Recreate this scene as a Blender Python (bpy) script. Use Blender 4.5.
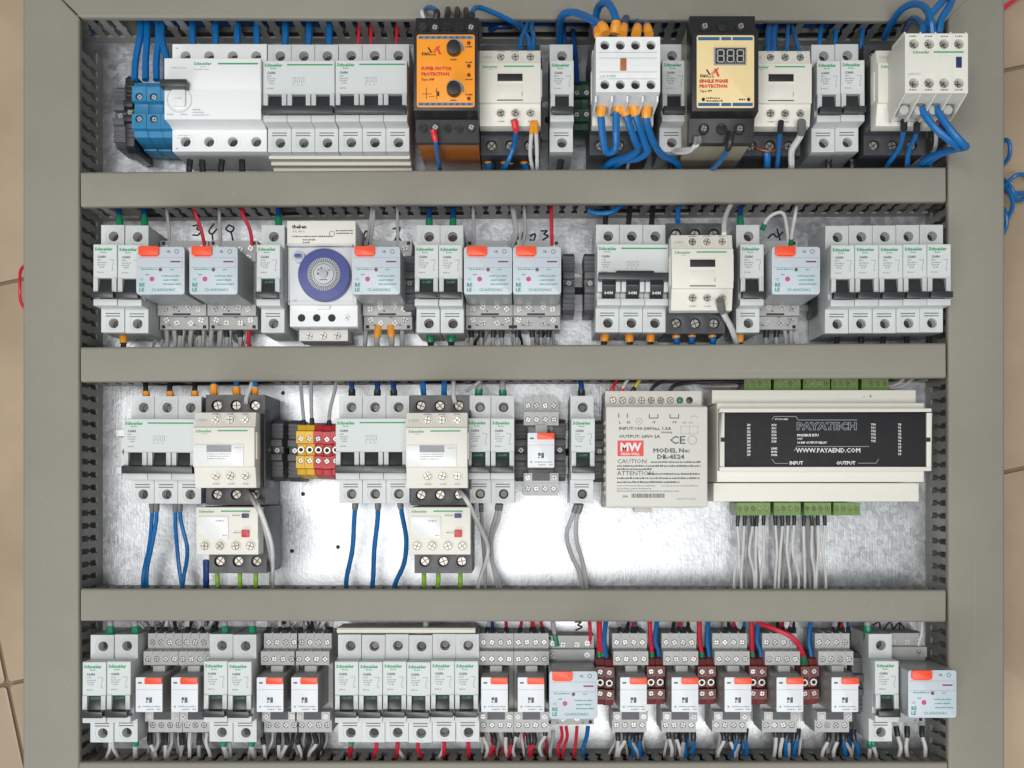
import bpy, bmesh, math, random
from mathutils import Vector
random.seed(7)
for o in list(bpy.data.objects): bpy.data.objects.remove(o)
scene = bpy.context.scene
COL = scene.collection

# ------------------------------------------------------------------ camera, light, exposure
# panel lies on a tiled floor, +X right, +Y up the picture, +Z towards the camera; all sizes below in mm
D, F, VX, VY = 900.0, 1110.0, 520.0, 490.0          # camera height over the plate, focal length and foot point in pixels
cam_d = bpy.data.cameras.new('camera'); cam = bpy.data.objects.new('camera', cam_d); COL.objects.link(cam)
cam.location = (0, 0, D / 1000)
cam_d.sensor_width = 36; cam_d.lens = F / 1024 * 36
cam_d.shift_x = (512 - VX) / 1024; cam_d.shift_y = (VY - 384) / 1024
cam_d.clip_start = 0.02; cam_d.clip_end = 60
scene.camera = cam
world = bpy.data.worlds.new('World'); scene.world = world; world.use_nodes = True
world.node_tree.nodes['Background'].inputs[0].default_value = (0.86, 0.94, 1.0, 1)
world.node_tree.nodes['Background'].inputs[1].default_value = 0.31
def area(name, loc, target, sx, sy, power, col):
    l = bpy.data.lights.new(name, 'AREA'); l.shape = 'RECTANGLE'; l.size = sx; l.size_y = sy; l.energy = power; l.color = col
    o = bpy.data.objects.new(name, l); COL.objects.link(o); o.location = loc
    o.rotation_euler = (Vector(target) - Vector(loc)).to_track_quat('-Z', 'Y').to_euler()
    return o
area('ceiling_light', (-0.15, -0.20, 2.5), (0, 0, 0), 2.3, 0.50, 46, (1.0, 0.98, 0.95))
area('window_light', (-1.2, -2.3, 1.6), (0, 0, 0), 1.6, 1.1, 35, (0.90, 0.95, 1.0))
scene.view_settings.view_transform = 'Standard'; scene.view_settings.look = 'None'
scene.view_settings.exposure = 0.0; scene.view_settings.gamma = 1.0

# ------------------------------------------------------------------ materials
def lin(c): return tuple(((v / 255) / 12.92 if v <= 10 else (((v / 255) + .055) / 1.055) ** 2.4) for v in c) + (1,)
MATS = {}
def mat(name, rgb, rough=.45, metal=0.0, var=.06, bump=.0, scale=180, alpha=None, emit=None):
    m = bpy.data.materials.new(name); m.use_nodes = True
    nt = m.node_tree; n = nt.nodes; L = nt.links
    b = n['Principled BSDF']; b.inputs['Roughness'].default_value = rough; b.inputs['Metallic'].default_value = metal
    tc = n.new('ShaderNodeTexCoord'); nz = n.new('ShaderNodeTexNoise'); nz.inputs['Scale'].default_value = scale; nz.inputs['Detail'].default_value = 5
    L.new(tc.outputs['Object'], nz.inputs['Vector'])
    mx = n.new('ShaderNodeMix'); mx.data_type = 'RGBA'
    c = lin(rgb)
    mx.inputs[6].default_value = tuple(v * (1 - var) for v in c[:3]) + (1,)
    mx.inputs[7].default_value = tuple(min(1, v * (1 + var)) for v in c[:3]) + (1,)
    L.new(nz.outputs[0], mx.inputs[0]); L.new(mx.outputs[2], b.inputs['Base Color'])
    rr = n.new('ShaderNodeMapRange'); rr.inputs[3].default_value = max(.02, rough - .07); rr.inputs[4].default_value = min(1, rough + .09)
    L.new(nz.outputs[0], rr.inputs[0]); L.new(rr.outputs[0], b.inputs['Roughness'])
    if bump:
        bp = n.new('ShaderNodeBump'); bp.inputs['Strength'].default_value = bump; bp.inputs['Distance'].default_value = .0003
        n2 = n.new('ShaderNodeTexNoise'); n2.inputs['Scale'].default_value = 1400; L.new(tc.outputs['Object'], n2.inputs['Vector'])
        L.new(n2.outputs[0], bp.inputs['Height']); L.new(bp.outputs[0], b.inputs['Normal'])
    if alpha is not None: b.inputs['Alpha'].default_value = alpha
    MATS[name] = m
    return m
mat('lid', (137, 133, 121), .62, bump=.15, var=.035, scale=14)
mat('duct', (142, 141, 135), .5, bump=.1, var=.05, scale=40)
mat('breaker', (200, 203, 202), .42, var=.03)
mat('label', (204, 208, 206), .5, var=.02)
mat('white', (226, 227, 226), .45, var=.02)
mat('cream', (219, 215, 204), .42, var=.03)
mat('cream_light', (220, 217, 206), .42, var=.03)
mat('psu', (206, 203, 194), .45, bump=.1, var=.03)
mat('black', (34, 34, 36), .38, var=.12)
mat('toggle', (48, 51, 53), .33, var=.1)
mat('hole', (22, 22, 24), .6, var=.1)
mat('charcoal', (62, 63, 67), .42, var=.08)
mat('stop', (84, 84, 88), .5, var=.08)
mat('socket', (178, 179, 178), .45, var=.04)
mat('socket_dark', (138, 138, 136), .45, var=.06)
mat('relay_face', (188, 197, 203), .38, var=.02)
mat('relay_side', (150, 152, 152), .3, var=.05)
mat('relay_smoke', (128, 125, 120), .3, var=.03)
mat('small_face', (218, 221, 224), .4, var=.02)
mat('orange', (236, 78, 40), .38, var=.04)
mat('orange_panel', (244, 152, 34), .45, var=.03)
mat('amber', (150, 84, 30), .3, var=.08)
mat('yellow_panel', (232, 208, 154), .45, var=.03)
mat('panel_blue', (40, 92, 132), .5)
mat('panel_grey', (112, 128, 142), .5)
mat('olive', (150, 143, 122), .4, var=.06)
mat('screw', (172, 168, 160), .42, .75, var=.12)
mat('screw_bright', (188, 187, 184), .42, .6, var=.12)
mat('screw_dark', (70, 68, 65), .34, .9, var=.15)
mat('brass', (134, 136, 92), .4, .6, var=.1)
mat('steel', (160, 162, 164), .32, 1.0, var=.06, scale=60)
mat('green', (44, 150, 92), .5)
mat('strip_green', (26, 74, 56), .45)
mat('print', (86, 90, 92), .6)
mat('print_pale', (150, 153, 155), .6)
mat('print_green', (60, 150, 132), .6)
mat('print_red', (206, 66, 40), .6)
mat('print_white', (225, 225, 222), .6)
mat('print_blue', (40, 60, 100), .6)
mat('magenta', (184, 76, 104), .5)
mat('wine', (120, 40, 80), .5)
mat('ink', (24, 24, 26), .7)
mat('blue_terminal', (40, 122, 166), .42, var=.06)
mat('yellow_terminal', (226, 178, 38), .42, var=.05)
mat('red_terminal', (184, 44, 48), .42, var=.05)
mat('maroon', (112, 48, 46), .42, var=.07)
mat('dark_green', (34, 66, 48), .45, var=.08)
mat('connector', (104, 134, 72), .42, var=.06)
mat('dial', (22, 42, 134), .45, var=.04)
mat('dial_ring', (198, 200, 204), .45, var=.03)
mat('wire_blue', (14, 100, 164), .36, var=.1, scale=60)
mat('wire_navy', (22, 66, 130), .36, var=.1, scale=60)
mat('wire_white', (214, 212, 210), .4, var=.06, scale=60)
mat('wire_grey', (170, 169, 168), .4, var=.08, scale=60)
mat('wire_red', (206, 36, 60), .36, var=.08, scale=60)
mat('wire_black', (36, 36, 38), .4)
mat('wire_earth', (126, 170, 52), .4, var=.2, scale=160)
mat('wire_yellow', (220, 200, 60), .4)
mat('f_orange', (238, 158, 52), .36); mat('f_green', (22, 126, 88), .36); mat('f_red', (222, 44, 50), .36)
mat('f_black', (38, 40, 44), .4); mat('f_grey', (110, 110, 108), .4)
mat('button_blue', (36, 50, 96), .4); mat('button_red', (196, 40, 56), .4)
mat('segment', (168, 166, 158), .4)
mat('led', (110, 40, 34), .3)
mat('copper', (190, 100, 62), .4, .6)
mat('badge_red', (222, 70, 62), .5)
mat('flag_brown', (168, 98, 50), .5)
mat('window_grey', (112, 117, 126), .3)
mat('card', (224, 224, 222), .3)
# lids: stone grey PVC with smudges, dust specks and fine scratches
m = MATS['lid']; nt = m.node_tree; n = nt.nodes; L = nt.links; b = n['Principled BSDF']
src = b.inputs['Base Color'].links[0].from_socket
tc = n.new('ShaderNodeTexCoord'); info = n.new('ShaderNodeObjectInfo')
va = n.new('ShaderNodeVectorMath'); va.operation = 'ADD'; L.new(tc.outputs['Object'], va.inputs[0]); L.new(info.outputs['Random'], va.inputs[1])
sm_ = n.new('ShaderNodeTexNoise'); sm_.inputs['Scale'].default_value = 5; sm_.inputs['Detail'].default_value = 7; sm_.inputs['Roughness'].default_value = .65; L.new(va.outputs[0], sm_.inputs['Vector'])
sp = n.new('ShaderNodeTexNoise'); sp.inputs['Scale'].default_value = 420; sp.inputs['Detail'].default_value = 2; L.new(va.outputs[0], sp.inputs['Vector'])
mp = n.new('ShaderNodeMapping'); mp.inputs['Scale'].default_value = (6, 900, 1); mp.inputs['Rotation'].default_value = (0, 0, .12); L.new(va.outputs[0], mp.inputs['Vector'])
sc = n.new('ShaderNodeTexNoise'); sc.inputs['Scale'].default_value = 1; sc.inputs['Detail'].default_value = 1; L.new(mp.outputs[0], sc.inputs['Vector'])
def ramp(sock, a, b2, lo, hi):
    r = n.new('ShaderNodeMapRange'); r.inputs[1].default_value = a; r.inputs[2].default_value = b2; r.inputs[3].default_value = lo; r.inputs[4].default_value = hi; L.new(sock, r.inputs[0]); return r.outputs[0]
def mul(p, q):
    r = n.new('ShaderNodeMath'); r.operation = 'MULTIPLY'; L.new(p, r.inputs[0]); L.new(q, r.inputs[1]); return r.outputs[0]
f = mul(mul(ramp(sm_.outputs[0], .3, .7, .90, 1.08), ramp(sp.outputs[0], .66, .74, 1, 1.14)), ramp(sc.outputs[0], .72, .78, 1, 1.10))
vm = n.new('ShaderNodeVectorMath'); vm.operation = 'SCALE'; L.new(src, vm.inputs[0]); L.new(f, vm.inputs['Scale']); L.new(vm.outputs[0], b.inputs['Base Color'])
# clear cover of the time switch
m = bpy.data.materials.new('clear'); m.use_nodes = True; nt = m.node_tree; nt.nodes.clear()
o_ = nt.nodes.new('ShaderNodeOutputMaterial'); a_ = nt.nodes.new('ShaderNodeBsdfTransparent'); g_ = nt.nodes.new('ShaderNodeBsdfPrincipled')
g_.inputs['Base Color'].default_value = (.45, .46, .52, 1); g_.inputs['Roughness'].default_value = .12
x_ = nt.nodes.new('ShaderNodeMixShader'); x_.inputs[0].default_value = .055
nt.links.new(a_.outputs[0], x_.inputs[1]); nt.links.new(g_.outputs[0], x_.inputs[2]); nt.links.new(x_.outputs[0], o_.inputs[0]); MATS['clear'] = m
# galvanised plate
m = bpy.data.materials.new('galvanised'); m.use_nodes = True; nt = m.node_tree; n = nt.nodes; L = nt.links; b = n['Principled BSDF']
tc = n.new('ShaderNodeTexCoord')
vo = n.new('ShaderNodeTexVoronoi'); vo.inputs['Scale'].default_value = 210; L.new(tc.outputs['Object'], vo.inputs['Vector'])
nz = n.new('ShaderNodeTexNoise'); nz.inputs['Scale'].default_value = 22; nz.inputs['Detail'].default_value = 8; nz.inputs['Roughness'].default_value = .7; L.new(tc.outputs['Object'], nz.inputs['Vector'])
mp = n.new('ShaderNodeMapping'); mp.inputs['Scale'].default_value = (900, 60, 1); L.new(tc.outputs['Object'], mp.inputs['Vector'])
st = n.new('ShaderNodeTexNoise'); st.inputs['Scale'].default_value = 1; st.inputs['Detail'].default_value = 3; L.new(mp.outputs[0], st.inputs['Vector'])
add = n.new('ShaderNodeMath'); add.operation = 'MULTIPLY_ADD'; add.inputs[1].default_value = .35; L.new(vo.outputs['Color'], add.inputs[0]); L.new(nz.outputs[0], add.inputs[2])
r1 = n.new('ShaderNodeMapRange'); r1.inputs[1].default_value = .3; r1.inputs[2].default_value = 1.0; r1.inputs[3].default_value = .27; r1.inputs[4].default_value = .52; L.new(add.outputs[0], r1.inputs[0])
cb = n.new('ShaderNodeMix'); cb.data_type = 'RGBA'; cb.inputs[6].default_value = (.23, .245, .27, 1); cb.inputs[7].default_value = (.58, .595, .61, 1)
r1.inputs[3].default_value = 0; r1.inputs[4].default_value = 1; L.new(r1.outputs[0], cb.inputs[0]); L.new(cb.outputs[2], b.inputs['Base Color'])
r2 = n.new('ShaderNodeMapRange'); r2.inputs[1].default_value = .3; r2.inputs[2].default_value = 1.0; r2.inputs[3].default_value = .32; r2.inputs[4].default_value = .46; L.new(add.outputs[0], r2.inputs[0]); L.new(r2.outputs[0], b.inputs['Roughness'])
b.inputs['Metallic'].default_value = .85
bp = n.new('ShaderNodeBump'); bp.inputs['Strength'].default_value = .2; bp.inputs['Distance'].default_value = .0006
n3 = n.new('ShaderNodeTexNoise'); n3.inputs['Scale'].default_value = 330; n3.inputs['Detail'].default_value = 4; L.new(tc.outputs['Object'], n3.inputs['Vector'])
ma = n.new('ShaderNodeMath'); ma.operation = 'MULTIPLY_ADD'; ma.inputs[1].default_value = .6; L.new(st.outputs[0], ma.inputs[0]); L.new(n3.outputs[0], ma.inputs[2]); L.new(ma.outputs[0], bp.inputs['Height']); L.new(bp.outputs[0], b.inputs['Normal'])
MATS['galvanised'] = m
# floor tiles: beige glazed stoneware
m = bpy.data.materials.new('tile'); m.use_nodes = True; nt = m.node_tree; n = nt.nodes; L = nt.links; b = n['Principled BSDF']
tc = n.new('ShaderNodeTexCoord'); nz = n.new('ShaderNodeTexNoise'); nz.inputs['Scale'].default_value = 9; nz.inputs['Detail'].default_value = 9; L.new(tc.outputs['Object'], nz.inputs['Vector'])
rp = n.new('ShaderNodeValToRGB'); rp.color_ramp.elements[0].position = .3; rp.color_ramp.elements[0].color = lin((158, 138, 114)); rp.color_ramp.elements[1].position = .75; rp.color_ramp.elements[1].color = lin((184, 163, 136))
L.new(nz.outputs[0], rp.inputs[0]); L.new(rp.outputs[0], b.inputs['Base Color']); b.inputs['Roughness'].default_value = .3
MATS['tile'] = m
mat('grout', (132, 112, 92), .8)

# ------------------------------------------------------------------ mesh tools (mm)
class MB:
    def __init__(s): s.v = []; s.f = []; s.m = []; s.mats = []
    def mi(s, m):
        if m not in s.mats: s.mats.append(m)
        return s.mats.index(m)
    def face(s, pts, m):
        i = len(s.v); s.v += [tuple(p) for p in pts]; s.f.append(list(range(i, i + len(pts)))); s.m.append(s.mi(m))
    def solid(s, vs, fs, m):
        i = len(s.v); s.v += [tuple(p) for p in vs]
        for f in fs: s.f.append([i + k for k in f]); s.m.append(s.mi(m))
    def box(s, x0, x1, y0, y1, z0, z1, m):
        s.solid([(x0,y0,z0),(x1,y0,z0),(x1,y1,z0),(x0,y1,z0),(x0,y0,z1),(x1,y0,z1),(x1,y1,z1),(x0,y1,z1)],
                [(3,2,1,0),(4,5,6,7),(0,1,5,4),(1,2,6,5),(2,3,7,6),(3,0,4,7)], m)
        return s
    def taper(s, x0, x1, y0, y1, z0, X0, X1, Y0, Y1, z1, m):
        s.solid([(x0,y0,z0),(x1,y0,z0),(x1,y1,z0),(x0,y1,z0),(X0,Y0,z1),(X1,Y0,z1),(X1,Y1,z1),(X0,Y1,z1)],
                [(3,2,1,0),(4,5,6,7),(0,1,5,4),(1,2,6,5),(2,3,7,6),(3,0,4,7)], m)
        return s
    def cyl(s, cx, cy, z0, z1, r, m, n=16, r1=None, top=None):
        r1 = r if r1 is None else r1
        a = [2 * math.pi * k / n for k in range(n)]
        vs = [(cx + r * math.cos(t), cy + r * math.sin(t), z0) for t in a] + [(cx + r1 * math.cos(t), cy + r1 * math.sin(t), z1) for t in a]
        s.solid(vs, [(k, (k + 1) % n, n + (k + 1) % n, n + k) for k in range(n)] + [tuple(range(n))[::-1]], m)
        s.face([vs[n + k] for k in range(n)], top or m)
        return s
    def ring(s, cx, cy, z0, z1, ri, ro, m, a0=0, a1=360, n=20):
        full = abs(a1 - a0) >= 360
        k = n if full else n + 1
        an = [math.radians(a0 + (a1 - a0) * i / n) for i in range(k)]
        vs = []
        for t in an:
            c, q = math.cos(t), math.sin(t)
            vs += [(cx + ri*c, cy + ri*q, z0), (cx + ro*c, cy + ro*q, z0), (cx + ro*c, cy + ro*q, z1), (cx + ri*c, cy + ri*q, z1)]
        fs = []
        for i in range(n):
            a = 4 * i; b2 = 4 * ((i + 1) % k)
            for e in range(4): fs.append((a + e, b2 + e, b2 + (e + 1) % 4, a + (e + 1) % 4))
        if not full: fs += [(3, 2, 1, 0), tuple(4 * n + e for e in range(4))]
        s.solid(vs, fs, m); return s
    def prism(s, prof, x0, x1, m, skip=()):            # (y,z) outline extruded along x
        k = len(prof)
        vs = [(x0, y, z) for y, z in prof] + [(x1, y, z) for y, z in prof]
        fs = [(i, (i + 1) % k, k + (i + 1) % k, k + i) for i in range(k) if i not in skip] + [tuple(range(k))[::-1], tuple(range(k, 2 * k))]
        s.solid(vs, fs, m); return s
    def poly(s, pts, z0, z1, m):                        # (x,y) outline extruded along z
        k = len(pts)
        vs = [(x, y, z0) for x, y in pts] + [(x, y, z1) for x, y in pts]
        s.solid(vs, [(i, (i + 1) % k, k + (i + 1) % k, k + i) for i in range(k)] + [tuple(range(k))[::-1], tuple(range(k, 2 * k))], m); return s
    def rbox(s, x0, x1, y0, y1, z0, z1, r, m, n=4):
        pts = []
        for cx, cy, a in ((x1-r, y1-r, 0), (x0+r, y1-r, 90), (x0+r, y0+r, 180), (x1-r, y0+r, 270)):
            for i in range(n + 1):
                t = math.radians(a + 90 * i / n); pts.append((cx + r * math.cos(t), cy + r * math.sin(t)))
        return s.poly(pts, z0, z1, m)
    def holed(s, x0, x1, y0, y1, z, holes, depth, m, inner='hole'):   # face with round wells in it
        hs = sorted(holes); cut = [x0] + [(hs[i][0] + hs[i+1][0]) / 2 for i in range(len(hs) - 1)] + [x1]
        for i, (cx, cy, r) in enumerate(hs):
            a, b2 = cut[i], cut[i + 1]
            cor = [(b2, y1), (a, y1), (a, y0), (b2, y0)]
            ang = sorted([math.atan2(q - cy, p - cx) % (2*math.pi) for p, q in cor] + [2 * math.pi * (k + .25) / 14 for k in range(14)])
            n = len(ang); out = []; inn = []
            for t in ang:
                c, q = math.cos(t), math.sin(t)
                tx = ((b2 if c > 0 else a) - cx) / c if abs(c) > 1e-9 else 1e9
                ty = ((y1 if q > 0 else y0) - cy) / q if abs(q) > 1e-9 else 1e9
                k = min(tx, ty); out.append((cx + k*c, cy + k*q, z)); inn.append((cx + r*c, cy + r*q, z))
            low = [(p, q, z - depth) for p, q, _ in inn]
            s.solid(out + inn, [(k, (k+1) % n, n + (k+1) % n, n + k) for k in range(n)], m)
            s.solid(inn + low, [(k, (k+1) % n, n + (k+1) % n, n + k) for k in range(n)], m)
            s.face(low, inner)
        return s
    def mesh(s, bevel=0.0, seg=2, smooth=True):
        me = bpy.data.meshes.new('m')
        bm = bmesh.new()
        vs = [bm.verts.new(p) for p in s.v]
        for f, mi in zip(s.f, s.m):
            try:
                q = bm.faces.new([vs[k] for k in f]); q.material_index = mi
            except ValueError: pass
        bmesh.ops.remove_doubles(bm, verts=bm.verts, dist=1e-3)
        bmesh.ops.recalc_face_normals(bm, faces=bm.faces)
        if bevel:
            es = [e for e in bm.edges if len(e.link_faces) == 2 and e.calc_face_angle(0) > .6]
            bmesh.ops.bevel(bm, geom=es, offset=bevel, segments=seg, affect='EDGES', clamp_overlap=True, profile=.6)
        bmesh.ops.scale(bm, vec=(.001, .001, .001), verts=bm.verts)
        bm.to_mesh(me); bm.free()
        for k in s.mats: me.materials.append(MATS[k])
        if smooth:
            for p in me.polygons: p.use_smooth = True
            me.set_sharp_from_angle(angle=.55)
        return me
def tag(o, label=None, cat=None, group=None, kind=None):
    if label: o['label'] = label
    if cat: o['category'] = cat
    if group: o['group'] = group
    if kind: o['kind'] = kind
    return o
def link(name, me, parent=None, loc=(0, 0, 0)):
    o = bpy.data.objects.new(name, me); COL.objects.link(o); o.location = tuple(v / 1000 for v in loc)
    if parent is not None: o.parent = parent
    return o
TXT = {}
def text(s, size, m, align='LEFT', bold=0.0, sx=1.0):
    k = (s, size, m, align, bold, sx)
    if k not in TXT:
        c = bpy.data.curves.new('t', 'FONT'); c.body = s; c.size = size / 1000; c.align_x = align; c.resolution_u = 1; c.offset = bold / 1000; c.fill_mode = 'FRONT'
        t = bpy.data.objects.new('t', c); COL.objects.link(t)
        bpy.context.view_layer.update()
        me = bpy.data.meshes.new_from_object(t); me.materials.clear(); me.materials.append(MATS[m])
        bpy.data.objects.remove(t); bpy.data.curves.remove(c); TXT[k] = me
        if sx != 1.0:
            for v in me.vertices: v.co.x *= sx
    return TXT[k]
def fine(rows, m='print_pale', h=.55, z=0.0, seed=1):     # rows of unreadable small print: (x0,x1,y)
    rnd = random.Random(seed); mb = MB()
    for x0, x1, y in rows:
        x = x0
        while x < x1 - .3:
            w = min(rnd.uniform(.5, 1.7), x1 - x); hh = h * rnd.uniform(.7, 1.1)
            mb.face([(x, y, z), (x + w, y, z), (x + w, y + hh, z), (x, y + hh, z)], m); x += w + rnd.uniform(.2, .55)
    return mb.mesh(smooth=False)
RND = random.Random(21)
class Tmpl:
    def __init__(s): s.p = []
    def add(s, name, me, loc=(0, 0, 0), sub=None, label=None): s.p.append((name, me, loc, sub, label)); return len(s.p) - 1
    def txt(s, name, st, size, m, x, y, z, align='LEFT', bold=0.0, sub=None, sx=1.0): return s.add(name, text(st, size, m, align, bold, sx), (x, y, z + .12), sub)
    def place(s, name, label, cat, loc, group=None, rot=0.0):
        r = bpy.data.objects.new(name, None); r.empty_display_size = .01; COL.objects.link(r)
        r.location = tuple(v / 1000 for v in loc); r.rotation_euler = (0, 0, rot)
        tag(r, label, cat, group); objs = []
        for n_, me, lo, sub, lb in s.p:
            if sub is None: o = link(n_, me, r, lo)
            else:
                pl = s.p[sub][2]; o = link(n_, me, objs[sub], tuple(a - b2 for a, b2 in zip(lo, pl)))
            if 'screw' in n_: o.rotation_euler = (RND.uniform(-.05, .05), RND.uniform(-.05, .05), RND.uniform(0, 1.57)); o.location.z -= RND.uniform(0, .0005)
            if lb: o['label'] = lb
            objs.append(o)
        return r
def px(x, z): return (x - VX) * (D - z) / F
def py(y, z): return (VY - y) * (D - z) / F

# ------------------------------------------------------------------ setting: floor, mounting plate, rails, ducts
FLOOR = -32
T = 330
fl = link('floor', MB().box(-2500, 2500, -2500, 2500, FLOOR - 22, FLOOR - 3, 'grout').mesh()); tag(fl, 'beige tiled floor under the wiring panel', 'floor', kind='structure')
fl.rotation_euler = (0, 0, math.radians(12))
tile_m = MB().rbox(-T/2 + 1.6, T/2 - 1.6, -T/2 + 1.6, T/2 - 1.6, -3.2, 0, 3, 'tile').mesh(.6)
for i in range(-4, 5):
    for j in range(-4, 5): link('tile', tile_m, fl, (i * T + 40, j * T + 95, FLOOR))
plate = link('mounting_plate', MB().box(-372, 362, -262, 392, -2.5, 0, 'galvanised').box(-372, -369, -262, 392, FLOOR, -2.5, 'galvanised').box(359, 362, -262, 392, FLOOR, -2.5, 'galvanised').box(-369, 359, 389, 392, FLOOR, -2.5, 'galvanised').box(-369, 359, -262, -259, FLOOR, -2.5, 'galvanised').mesh())
tag(plate, 'spangled galvanised steel mounting plate carrying all the rails and ducts', 'mounting plate')
hole_m = MB().cyl(0, 0, .0, -.3 + .5, 1.7, 'hole', 12).mesh()
for a, b2 in ((283, 393), (303, 494), (292, 551), (338, 547), (270, 560)): link('plug', hole_m, plate, (px(a, 0), py(b2, 0), 0))

def spline(pts, step=7):
    P = [Vector(p) for p in pts]; P = [P[0] * 2 - P[1]] + P + [P[-1] * 2 - P[-2]]; out = []
    for i in range(1, len(P) - 2):
        for k in range(step):
            t = k / step; a, b2, c, d = P[i-1], P[i], P[i+1], P[i+2]
            out.append(.5 * ((2*b2) + (c - a)*t + (2*a - 5*b2 + 4*c - d)*t*t + (3*b2 - a - 3*c + d)*t*t*t))
    out.append(P[-2]); return out
def stroke_mesh(paths, w, z):
    mb = MB()
    for pts in paths:
        q = [v.to_2d() for v in spline([(px(a, 0), py(b2, 0), 0) for a, b2 in pts], 4)]
        for i in range(len(q) - 1):
            d = (q[i + 1] - q[i]); d.normalize(); nn = Vector((-d.y, d.x)) * w / 2; e = d * w * .3
            a, b2 = q[i] - e, q[i + 1] + e
            mb.face([(a.x - nn.x, a.y - nn.y, z + i * .0015), (b2.x - nn.x, b2.y - nn.y, z + i * .0015), (b2.x + nn.x, b2.y + nn.y, z + i * .0015), (a.x + nn.x, a.y + nn.y, z + i * .0015)], 'ink')
    return mb.mesh(smooth=False)
marks = [
    [[(193, 226), (199, 225), (197, 229), (201, 231), (198, 235), (193, 235)]],
    [[(214, 224), (209, 231), (212, 234), (217, 229)], [(212, 234), (213, 241)], [(229, 225), (234, 228), (231, 232), (226, 229), (229, 225)], [(231, 232), (233, 240)]],
    [[(363, 238), (366, 231), (369, 236), (366, 239)], [(393, 229), (400, 228), (394, 242)], [(397, 234), (401, 241)]],
    [[(517, 233), (518, 239)], [(523, 233), (522, 240)], [(530, 236), (535, 234), (534, 240), (530, 240)], [(541, 231), (547, 231), (544, 234), (548, 236), (543, 240)]],
    [[(768, 238), (773, 234), (777, 237), (783, 232)], [(777, 229), (780, 240)]],
    [[(575, 622), (581, 622), (578, 625), (582, 627), (576, 630)]],
    [[(873, 625), (879, 622), (880, 628)], [(884, 629), (890, 622), (893, 629)], [(893, 630), (899, 623), (904, 628)], [(900, 622), (899, 632)]],
]
for k, s_ in enumerate(marks): link('pen_mark', stroke_mesh(s_, 1.35, .12), plate)

RY = [299.6, 161.2, 30.7, -151.5]                        # rail centre lines
hat = [(-17.5, 7.5), (-17.5, 6.5), (-13.5, 6.5), (-13.5, .05), (13.5, .05), (13.5, 6.5), (17.5, 6.5), (17.5, 7.5), (12.5, 7.5), (12.5, 1.1), (-12.5, 1.1), (-12.5, 7.5)]
ROWN = ['top', 'second', 'third', 'bottom']
for k in range(4):
    x0, x1 = [(-308, 318), (-316, 318), (-325, 318), (-318, 318)][k]
    r = link('din_rail', MB().prism(hat, x0, x1, 'steel').mesh(), None, (0, RY[k], 0))
    tag(r, 'bright steel mounting rail carrying the %s row of devices' % ROWN[k], 'rail', 'mounting rails')
    sl = MB().rbox(-9, 9, -3, 3, 1.12, 1.3, 2.9, 'hole').mesh()
    for q in range(int(x0) + 12, int(x1) - 8, 25): link('slot', sl, r, (q, 0, 0))

def finger_wall(L, cuts=(), pitch=10.0, H=49, th=1.6):    # slotted wall in the x-z plane, from x=0 to L
    mb = MB(); mb.box(0, L, 0, th, 0, 11, 'duct'); 
    x = 2.4
    while x + 8 < L:
        if not any(a < x + 2.7 < b2 for a, b2 in cuts):
            pts = [(x, 11), (x, 24), (x - 1.3, 26.5), (x - 1.3, 29), (x, 31.5), (x, 43), (x - 2.2, 45), (x - 2.2, H), (x + 7.6, H), (x + 7.6, 45), (x + 5.4, 43), (x + 5.4, 31.5), (x + 6.7, 29), (x + 6.7, 26.5), (x + 5.4, 24), (x + 5.4, 11)]
            k = len(pts); vs = [(p, 0, q) for p, q in pts] + [(p, th, q) for p, q in pts]
            mb.solid(vs, [(i, (i+1) % k, k + (i+1) % k, k + i) for i in range(k) if i != k - 1] + [tuple(range(k))[::-1], tuple(range(k, 2*k))], 'duct')
        x += pitch
    return mb.mesh()
def lid_mesh(L, W, mL=0, mR=0):
    h = 52.5; r = 2.2; prof = []
    for a in range(0, 91, 18): t = math.radians(a); prof.append((W/2 - r + r * math.sin(t), h - r + r * math.cos(t)))
    prof = [(-p, q) for p, q in prof[::-1]][::1] + prof
    full = [(-W/2, 47)] + [(p, q) for p, q in prof] + [(W/2, 47), (W/2 - 1.4, 47), (W/2 - 1.4, h - 2.2), (-W/2 + 1.4, h - 2.2), (-W/2 + 1.4, 47)]
    mb = MB(); k = len(full)
    e0 = [(-L/2 - mL * (p + W/2), p, q) for p, q in full]; e1 = [(L/2 + mR * (p + W/2), p, q) for p, q in full]
    mb.solid(e0 + e1, [(i, (i+1) % k, k + (i+1) % k, k + i) for i in range(k)] + [tuple(range(k))[::-1], tuple(range(k, 2*k))], 'lid')
    return mb.mesh()
def duct(label, lidlabel, cx, cy, L, W, rot, cuts_a=(), cuts_b=(), lidshift=0, lidL=None, mL=0, mR=0):
    r = bpy.data.objects.new('wiring_duct', None); COL.objects.link(r); r.location = (cx / 1000, cy / 1000, 0); r.rotation_euler = (0, 0, rot)
    tag(r, label, 'wiring duct', 'slotted wiring ducts')
    link('duct_base', MB().box(-L/2, L/2, -W/2 + 3.4, W/2 - 3.4, .1, 1.8, 'duct').mesh(), r)
    link('slotted_wall', finger_wall(L, cuts_a), r, (-L/2, W/2 - 3.3, .1))
    link('slotted_wall', finger_wall(L, cuts_b), r, (-L/2, -W/2 + 1.7, .1))
    l = link('duct_lid', lid_mesh(lidL or L, W, mL, mR), None, (cx + lidshift * math.cos(rot), cy + lidshift * math.sin(rot), .3))
    l.rotation_euler = (0, 0, rot); tag(l, lidlabel, 'duct lid', 'smooth grey duct lids')
    return r
XL, XR = px(79.5, 52), px(948, 52)                        # inner edges of the upright lids
HX, HL = (XL + XR) / 2 - .4, XR - XL - 3.6
def cutpx(rs, z, cx, L): return [(px(a, z) - cx + L/2, px(b2, z) - cx + L/2) for a, b2 in rs]
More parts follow.
